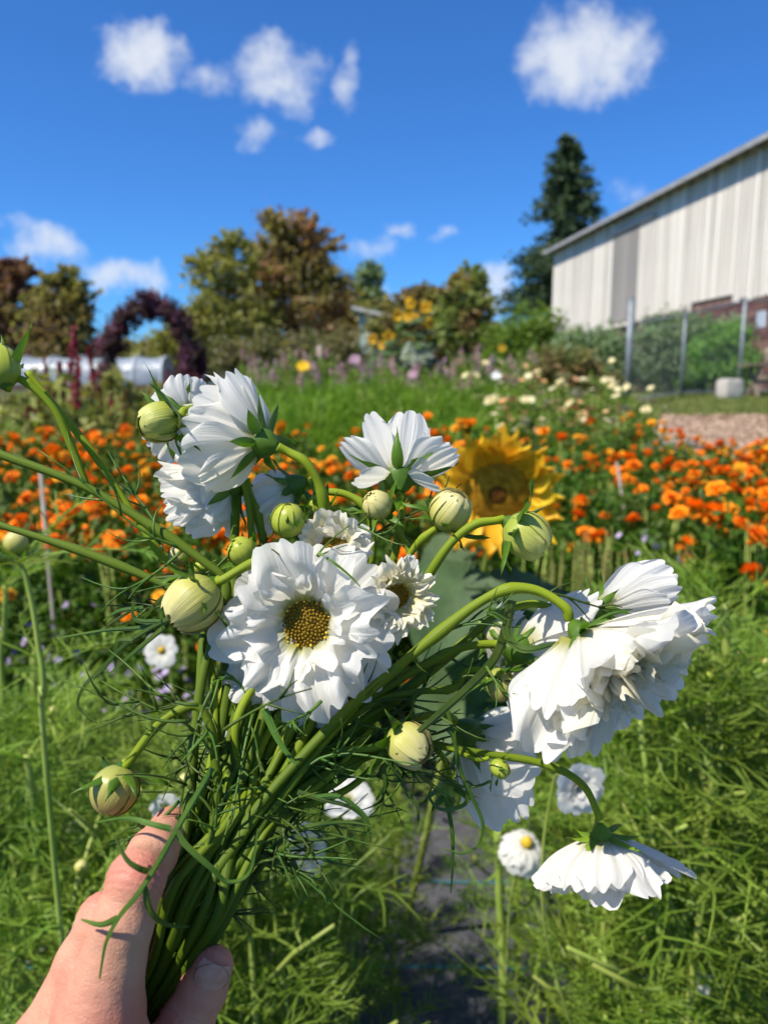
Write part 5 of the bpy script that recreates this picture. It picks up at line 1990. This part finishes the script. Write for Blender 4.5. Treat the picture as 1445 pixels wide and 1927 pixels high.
lb = [(840, 1408, .35), (868, 1418, .349), (900, 1430, .349)]
bud('tiny green bud with curved sepals on the lowest bloom stem', (940, 1446, .348), (.6, -.5, -.3), 16, list(reversed(lb)) + [(760, 1405, .35), (640, 1450, .337), (520, 1540, .318)], .0014, 'bud_green', s_t=(.8, 0), seed=41, sep=(7, .010, .8), asp=1.25)
bud('dark pointed bud on an arched stem at the left edge', (2, 690, .335), (-.3, .75, .2), 32, [(28, 712, .336), (62, 728, .337), (108, 778, .339), (140, 850, .342), (163, 914, .3435)], .0021, 'bud_green', sm='stem_light', seed=42, sep=(9, .026, .35), asp=1.4)
bud('small pale bud behind the two left stems', (338, 1046, .372), (-.4, .75, -.3), 19, [(352, 1066, .372), (390, 1085, .368), (430, 1200, .355), (410, 1400, .33)], .0016, 'bud_cream', s_t=(-.7, .012), seed=43, sep=(7, .012, .8))
bud('smallest green bud beside the two left stems', (378, 1068, .368), (-.2, .9, -.2), 12, [(385, 1085, .366), (420, 1180, .356), (410, 1400, .33)], .0013, 'bud_green', s_t=(-.65, .016), seed=44, sep=(7, .009, .7))
bud('pale bud between the thick arched stem and the fanned bloom', (934, 1188, .372), (.8, -.45, -.2), 26, [(905, 1184, .372), (888, 1196, .37), (862, 1225, .368), (770, 1300, .36), (620, 1420, .337)], .0018, 'petal_cream', s_t=(.55, .01), seed=45, sep=(8, .014, 1.0))
bud('dark shaded bud hanging below the cream crumpled bud', (845, 1492, .372), (.1, -.95, -.1), 24, [(846, 1460, .372), (830, 1420, .37), (780, 1390, .366), (640, 1440, .344)], .0018, 'bud_green', s_t=(.9, .014), seed=46, sep=(8, .018, .9))
bud('dark green bud beside the arched stem under the upper blooms', (600, 950, .366), (-.3, .85, -.2), 20, [(605, 975, .366), (610, 1040, .364), (560, 1250, .354)], .0018, 'bud_green', s_t=(-.05, .012), seed=47, sep=(8, .016, .7))


# --- side stems running out at the left, and plain stems in the bundle ---------------------------
def bare(label, path, r, s_t, nl=2, lr=(.2, .7), m='stem'):
    pts = P(list(path) + (grip(*s_t) if s_t else []))
    root = empty('cut_stem', pts[-1], label, 'cut stem')
    make_stem(root, pts, r, nl=nl, lrange=lr, m=m)
    return root


bare('upper of two long stems slanting out of frame at left', [(-60, 830, .342), (0, 855, .342), (160, 916, .342), (300, 1000, .341), (385, 1058, .34), (425, 1100, .34), (408, 1180, .338), (380, 1280, .332), (362, 1420, .322), (344, 1580, .303)], .0026, (-.95, -.004), 2, m='stem_mid')
bare('lower of two long stems slanting out of frame at left', [(-60, 968, .35), (0, 988, .35), (160, 1040, .35), (320, 1106, .35), (378, 1150, .348), (378, 1260, .338), (366, 1420, .326), (350, 1580, .312)], .0023, (-.85, .006), 1, m='stem_mid')
bare('light green stem crossing in front of the orange row at left', [(52, 700, .352), (105, 765, .353), (170, 845, .354), (240, 950, .356), (300, 1040, .356), (342, 1090, .356), (390, 1220, .348), (400, 1420, .326)], .0022, (-.75, .014), 1, m='stem_light')
for k in range(28):
    u = k / 27
    ex, ey = 440 + 300 * u + G.uniform(-20, 20), 1290 + 80 * u + G.uniform(-30, 30)
    d = .338 + G.uniform(0, .03)
    bare('plain green stem inside the bundle above the hand', [(ex, ey, d), (ex - 60 * (.5 + u), ey + 90, d - .012), (430 + 90 * u, 1520 + 30 * u, .318 + G.uniform(-.006, .008))], G.uniform(.0018, .0027), (-.75 + 1.7 * u, G.uniform(-.02, .02)), 2, (.02, .5))['group'] = 'plain stems inside the bundle'

# --- single long leaves that show -----------------------------------------------------------------
def strands(label, lines, w=.0014, m='bleaf'):
    """a fallen thread leaf: main strand first, then its forks, each (points, width factor)"""
    b = cam(*lines[0][0])
    root = empty('loose_leaf', b, label, 'leaf')
    for i, ln in enumerate(lines):
        pts = [Vector(p) for p in cr(P(ln), 7)]
        mb = MB()
        n = len(pts)
        nn = cdir(.3, .3, -1)
        mb.ribbon(pts, [w * 2 * (1 - .72 * (k / (n - 1)) ** 2) for k in range(n)], nn)
        mb.ribbon([p + nn * .0005 for p in pts], [w * .7 * (1 - .72 * (k / (n - 1)) ** 2) for k in range(n)], nn)
        mb.build('leaflet', M[m], root)


strands('forked thread leaf lying across the index finger', [
    [(400, 1445, .290), (345, 1540, .280), (300, 1620, .266), (262, 1680, .256), (225, 1725, .254), (200, 1775, .252), (188, 1842, .252)],
    [(322, 1560, .276), (290, 1552, .276), (240, 1540, .28), (180, 1548, .286)],
    [(280, 1640, .260), (262, 1634, .257), (238, 1616, .256), (215, 1570, .258)],
    [(222, 1728, .254), (190, 1740, .254), (153, 1730, .256)],
    [(272, 1668, .258), (284, 1715, .258), (315, 1740, .262), (356, 1744, .268)],
    [(328, 1560, .276), (352, 1592, .276), (400, 1635, .278), (430, 1660, .28), (470, 1640, .282), (486, 1560, .286)]], .0011)
strands('dark thread leaf sweeping out left of the large cream bud', [
    [(395, 1150, .335), (320, 1165, .336), (240, 1210, .334), (190, 1262, .332), (160, 1290, .33), (148, 1330, .33), (185, 1362, .33)],
    [(330, 1160, .336), (270, 1180, .338), (200, 1186, .338), (112, 1200, .34)],
    [(310, 1180, .334), (250, 1230, .332), (205, 1270, .332)],
    [(300, 1170, .336), (255, 1165, .336), (250, 1130, .336)],
    [(250, 1205, .334), (220, 1210, .334), (218, 1260, .334)],
    [(355, 1085, .334), (322, 1086, .336), (290, 1087, .338)],
    [(330, 1110, .336), (300, 1130, .336), (272, 1164, .336)],
    [(270, 1144, .338), (225, 1150, .338), (195, 1168, .34)]], .0011)
strands('broad blade leaf crossing the stems below the pale bud', [
    [(962, 1130, .338), (950, 1190, .338), (930, 1240, .338), (890, 1285, .337), (830, 1340, .334), (790, 1375, .330), (745, 1420, .327)],
    [(952, 1180, .338), (960, 1205, .336), (990, 1222, .334), (1050, 1210, .332)],
    [(952, 1165, .338), (930, 1152, .336), (912, 1150, .336)]], .0024)
strands('long curled thread leaf hanging left of the shaded bloom', [
    [(842, 1335, .345), (855, 1390, .345), (866, 1450, .345), (888, 1500, .345), (908, 1550, .345), (900, 1590, .345), (870, 1606, .345), (836, 1597, .345)],
    [(870, 1460, .345), (880, 1490, .345), (872, 1515, .346), (830, 1523, .346), (808, 1500, .346), (815, 1476, .346)],
    [(838, 1500, .35), (850, 1560, .35), (852, 1620, .35), (848, 1680, .352)],
    [(745, 1450, .34), (765, 1490, .34), (785, 1520, .34), (787, 1548, .34)],
    [(722, 1440, .34), (724, 1480, .34), (708, 1505, .34)]], .0011)
strands('pale thread leaf hanging from the underside of the large double bloom', [
    [(498, 1335, .325), (515, 1375, .322), (535, 1410, .32), (558, 1440, .318)]], .0016)
strands('thin thread leaf lying over the upper petals of the large double bloom', [
    [(600, 1040, .326), (630, 1060, .322), (660, 1085, .321), (678, 1104, .321)]], .0007)
strands('pair of thread leaves curling out right of the stem bundle', [
    [(560, 1490, .318), (610, 1505, .318), (660, 1520, .32), (697, 1552, .322)],
    [(560, 1560, .316), (610, 1550, .316), (660, 1548, .318), (700, 1555, .318)],
    [(590, 1500, .318), (640, 1500, .318), (690, 1540, .32), (690, 1590, .32)],
    [(520, 1560, .314), (560, 1578, .314), (600, 1580, .314), (632, 1576, .314)],
    [(540, 1600, .316), (560, 1640, .316), (545, 1660, .316)]], .001)
for k in range(20):   # leafy filling between the stems
    px, py = G.uniform(330, 700), G.uniform(1270, 1620)
    if px - 360 > (1640 - py) * .9:
        continue
    b = cam(px, py, G.uniform(.29, .335))
    r = empty('loose_leaf', b, 'fine curled thread leaf among the bundled stems', 'leaf', 'thread leaves among the bundled stems')
    sub_leaf(r, b, cdir(G.uniform(-1, 1), G.uniform(-.8, .8), G.uniform(-.6, .2)), G.uniform(.02, .045), G.randint(3, 7), .0011)
for k in range(12):
    px, py = G.uniform(720, 960), G.uniform(1130, 1520)
    b = cam(px, py, G.uniform(.335, .375))
    r = empty('loose_leaf', b, 'fine curled thread leaf between the right hand blooms', 'leaf', 'thread leaves between the right hand blooms')
    sub_leaf(r, b, cdir(G.uniform(-1, 1), G.uniform(-1, .6), G.uniform(-.4, .4)), G.uniform(.018, .036), G.randint(3, 6), .001)


# ------------------------------------------------------------------ the hand
def build_hand():
    def cap(px, py, d, r):
        return np.array(cam(px, py, d)), r / F * d
    fingers = [
        [(188, 1905, .268, 74), (232, 1735, .268, 54), (257, 1655, .271, 49), (288, 1606, .288, 43), (322, 1556, .314, 37)],
        [(95, 1975, .286, 72), (160, 1815, .286, 52), (200, 1735, .288, 50), (265, 1690, .312, 44), (345, 1640, .330, 38)],
        [(50, 2080, .306, 66), (125, 1900, .308, 48), (170, 1835, .312, 46), (250, 1800, .334, 42), (330, 1750, .346, 36)],
        [(50, 2170, .322, 58), (110, 2010, .326, 42), (160, 1945, .332, 40), (230, 1900, .348, 36), (300, 1860, .352, 32)],
        [(225, 2180, .29, 78), (292, 2040, .290, 60), (352, 1922, .298, 47), (382, 1862, .299, 43), (402, 1818, .297, 37)],
    ]
    palm = [((185, 1915, .270, 78), (170, 2180, .29, 118)), ((95, 1985, .288, 76), (140, 2190, .305, 110)), ((55, 2090, .306, 70), (130, 2230, .315, 100)),
            ((55, 2175, .322, 60), (130, 2260, .322, 90)), ((160, 2180, .295, 120), (150, 2420, .305, 125)), ((225, 2180, .29, 80), (160, 2300, .30, 110)),
            ((210, 1985, .276, 66), (290, 2060, .288, 55)), ((150, 2420, .305, 125), (140, 2560, .31, 120))]
    allp = []
    segs = []
    for ch in fingers:
        c = [cap(*q) for q in ch]
        segs.append([(c[i], c[i + 1]) for i in range(len(c) - 1)])
        allp += c
    pal = [(cap(*a), cap(*b)) for a, b in palm]
    for a, b in pal:
        allp += [a, b]
    lo = np.min([p - r for p, r in allp], axis=0) - .006
    hi = np.max([p + r for p, r in allp], axis=0) + .006
    h = .0012
    nx, ny, nz = [int(math.ceil(v)) + 1 for v in (hi - lo) / h]
    X = (lo[0] + h * np.arange(nx)).astype(np.float32)[:, None, None]
    Yg = (lo[1] + h * np.arange(ny)).astype(np.float32)[None, :, None]
    Z = (lo[2] + h * np.arange(nz)).astype(np.float32)[None, None, :]

    def sdc(X, Y, Z, s):
        (a, ra), (b, rb) = s
        ab = b - a
        l2 = float(ab @ ab)
        t = np.clip(((X - a[0]) * ab[0] + (Y - a[1]) * ab[1] + (Z - a[2]) * ab[2]) / l2, 0, 1)
        return np.sqrt((X - a[0] - t * ab[0]) ** 2 + (Y - a[1] - t * ab[1]) ** 2 + (Z - a[2] - t * ab[2]) ** 2) - (ra + (rb - ra) * t)

    def smin(a, b, k):
        hh = np.clip(.5 + .5 * (b - a) / k, 0, 1)
        return b + (a - b) * hh - k * hh * (1 - hh)

    def sdf(X, Y, Z):
        D = None
        for s in pal:
            d = sdc(X, Y, Z, s)
            D = d if D is None else smin(D, d, .010)
        out = None
        for ch in segs:
            f = None
            for s in ch:
                d = sdc(X, Y, Z, s)
                f = d if f is None else smin(f, d, .0035)
            out = f if out is None else smin(out, f, .0012)
        return smin(D, out, .007)
    D = sdf(X, Yg, Z)
    # surface nets
    sgn = D < 0
    shp = (nx - 1, ny - 1, nz - 1)
    acc = np.zeros(shp + (3,), np.float32)
    cn = np.zeros(shp, np.float32)
    corners = [(i, j, k) for i in (0, 1) for j in (0, 1) for k in (0, 1)]

    def sl(o, A):
        return A[o[0]:o[0] + shp[0], o[1]:o[1] + shp[1], o[2]:o[2] + shp[2]]
    for a in corners:
        for ax in range(3):
            if a[ax] == 0:
                b = list(a)
                b[ax] = 1
                da, db = sl(a, D), sl(b, D)
                m = (da < 0) != (db < 0)
                t = np.where(m, da / np.where(m, da - db, 1), 0)
                for q in range(3):
                    acc[..., q] += np.where(m, a[q] + (t if q == ax else 0), 0)
                cn += m
    act = cn > 0
    idx = -np.ones(shp, np.int64)
    idx[act] = np.arange(act.sum())
    ijk = np.argwhere(act)
    V = lo + h * (ijk + acc[act] / cn[act][:, None])
    quads = []
    for ax in range(3):
        o1, o2 = (ax + 1) % 3, (ax + 2) % 3
        s0 = [slice(1, -1)] * 3
        s0[ax] = slice(0, -1)
        s1 = list(s0)
        s1[ax] = slice(1, None)
        A, B = sgn[tuple(s0)], sgn[tuple(s1)]
        for flip, mk in ((False, A & ~B), (True, ~A & B)):
            e = np.argwhere(mk)
            if not len(e):
                continue
            for q in range(3):
                if q != ax:
                    e[:, q] += 1
            c = []
            for (u, v) in ((0, 0), (-1, 0), (-1, -1), (0, -1)):
                ee = e.copy()
                ee[:, o1] += u
                ee[:, o2] += v
                c.append(idx[ee[:, 0], ee[:, 1], ee[:, 2]])
            qd = np.stack(c, axis=1)
            quads.append(qd[:, ::-1] if flip else qd)
    Qd = np.concatenate(quads)
    Qd = Qd[(Qd >= 0).all(axis=1)]
    # relax, project and add skin relief
    for it in range(2):
        e = 4e-4
        g = np.stack([sdf(V[:, 0] + e, V[:, 1], V[:, 2]) - sdf(V[:, 0] - e, V[:, 1], V[:, 2]),
                      sdf(V[:, 0], V[:, 1] + e, V[:, 2]) - sdf(V[:, 0], V[:, 1] - e, V[:, 2]),
                      sdf(V[:, 0], V[:, 1], V[:, 2] + e) - sdf(V[:, 0], V[:, 1], V[:, 2] - e)], axis=1) / (2 * e)
        nrm = g / (np.linalg.norm(g, axis=1)[:, None] + 1e-9)
        V = V - nrm * sdf(V[:, 0], V[:, 1], V[:, 2])[:, None]
    red = np.zeros(len(V))
    disp = np.zeros(len(V))
    for fi, ch in enumerate(fingers):
        c = [cap(*q) for q in ch]
        for ji, amp, wdt, per in ((0, .0003, .011, .0042), (2, .0011, .0068, .0028), (3, .0003, .004, .0021)):
            if fi == 4 and ji == 0:
                continue
            p, r = c[ji]
            axd = c[min(ji + 1, len(c) - 1)][0] - c[max(ji - 1, 0)][0]
            axd = axd / np.linalg.norm(axd)
            q = V - p
            al = q @ axd
            rad = np.linalg.norm(q - al[:, None] * axd, axis=1)
            near = np.exp(-(al / wdt) ** 2) * np.clip(1.6 - rad / r, 0, 1).clip(0, 1) ** .3 * (rad < r * 1.7)
            wob = np.array([mnoise.noise((float(a[0]) * 160, float(a[1]) * 160, float(a[2]) * 160)) for a in V]) if ji != 3 or True else 0
            disp -= amp * near * (np.abs(np.sin(al / per * math.pi + wob * 1.9)) ** .6 * -1 + .6)
            disp += near * .0004 * (1 if ji == 0 else .15)
            red = np.maximum(red, near * (.9 if ji == 0 else .8))
        p, r = c[-1]
        red = np.maximum(red, np.exp(-(np.linalg.norm(V - p, axis=1) / (r * 1.6)) ** 2))
    # extensor tendon on the back of the hand
    V = V + nrm * disp[:, None]
    me = np_mesh('person', V, Qd, None, smooth=True)
    ca = me.attributes.new('flush', 'FLOAT', 'POINT')
    if len(me.vertices) == len(red):
        ca.data.foreach_set('value', red.astype(np.float32))
    # forearm continues toward the photographer, same mesh
    skin = bpy.data.materials.new('skin')
    skin.use_nodes = True
    nt = skin.node_tree
    N, L = nt.nodes.new, nt.links.new
    b = nt.nodes['Principled BSDF']
    at_ = N('ShaderNodeAttribute')
    at_.attribute_name = 'flush'
    tc = N('ShaderNodeTexCoord')
    no = N('ShaderNodeTexNoise')
    no.inputs['Scale'].default_value = 48
    no.inputs['Detail'].default_value = 6
    L(tc.outputs['Object'], no.inputs['Vector'])
    ad = N('ShaderNodeMath')
    ad.operation = 'MULTIPLY_ADD'
    L(at_.outputs['Fac'], ad.inputs[0])
    ad.inputs[1].default_value = .75
    mr = N('ShaderNodeMapRange')
    mr.inputs[1].default_value = .35
    mr.inputs[2].default_value = .75
    mr.inputs[4].default_value = .75
    L(no.outputs['Fac'], mr.inputs[0])
    L(mr.outputs[0], ad.inputs[2])
    rp = N('ShaderNodeValToRGB')
    rp.color_ramp.elements[0].color = (.55, .305, .195, 1)
    rp.color_ramp.elements[1].color = (.51, .185, .125, 1)
    L(ad.outputs[0], rp.inputs[0])
    L(rp.outputs[0], b.inputs['Base Color'])
    b.inputs['Subsurface Weight'].default_value = .25
    b.inputs['Subsurface Radius'].default_value = (.0036, .0012, .0006)
    b.inputs['Subsurface Scale'].default_value = 1
    b.inputs['Roughness'].default_value = .52
    b.inputs['Specular IOR Level'].default_value = .35
    vo = N('ShaderNodeTexVoronoi')
    vo.feature = 'DISTANCE_TO_EDGE'
    vo.inputs['Scale'].default_value = 620
    dn = N('ShaderNodeVectorMath')
    dn.operation = 'MULTIPLY_ADD'
    n2 = N('ShaderNodeTexNoise')
    n2.inputs['Scale'].default_value = 260
    L(tc.outputs['Object'], n2.inputs['Vector'])
    L(n2.outputs['Color'], dn.inputs[0])
    dn.inputs[1].default_value = (.003, .003, .003)
    L(tc.outputs['Object'], dn.inputs[2])
    L(dn.outputs[0], vo.inputs['Vector'])
    mv = N('ShaderNodeMapRange')
    mv.inputs[2].default_value = .12
    L(vo.outputs['Distance'], mv.inputs[0])
    bp = N('ShaderNodeBump')
    bp.inputs['Strength'].default_value = .26
    bp.inputs['Distance'].default_value = .0006
    L(mv.outputs[0], bp.inputs['Height'])
    b2 = N('ShaderNodeBump')
    b2.inputs['Strength'].default_value = .5
    b2.inputs['Distance'].default_value = .0012
    n3 = N('ShaderNodeTexNoise')
    n3.inputs['Scale'].default_value = 210
    n3.inputs['Detail'].default_value = 4
    L(tc.outputs['Object'], n3.inputs['Vector'])
    L(n3.outputs['Fac'], b2.inputs['Height'])
    L(b2.outputs[0], bp.inputs['Normal'])
    L(bp.outputs[0], b.inputs['Normal'])
    me.materials.append(skin)
    hand = link('person', me)
    tag(hand, 'bare left hand of a person gripping the bundle of cosmos stems', 'person')
    # thumbnail
    tp, r = cap(402, 1818, .297, 37)
    ip, r2 = cap(382, 1862, .299, 43)
    y = Vector(tp - ip).normalized()
    n = (cdir(.28, .30, -1) - y * cdir(.28, .30, -1).dot(y)).normalized()
    x = y.cross(n)
    c = Vector(tp) + n * (r * .90) + y * (r * .02)
    mb = MB()
    hw, hl = 31 / F * .297, 37 / F * .297

    def f(u, v):
        uu, vv = 2 * u - 1, 2 * v - 1
        sx = uu * (1 - .16 * vv ** 4 if vv > 0 else 1 - .28 * vv ** 4)
        return c + x * (sx * hw) + y * (vv * hl * (1 - .18 * uu * uu)) + n * (-.52 * hw * uu * uu - .16 * hl * vv * vv + .0018)
    mb.grid(f, 14, 14)
    nm = mat('nail', (.46, .25, .18), (.54, .32, .24), 300, .55, .2)
    nl = mb.build('thumbnail', nm, hand)
    mb = MB()
    rim = [Vector(f(.5 + .5 * math.cos(a) * .99, .5 + .5 * math.sin(a) * .99)) - n * .0004 for a in np.linspace(0, 6.283, 30)]
    mb.tube(rim, .00042, 5)
    mb.build('cuticle', mat('soil_stained_skin', (.20, .10, .07), (.30, .16, .12), 500, .7, .2), hand)


build_hand()
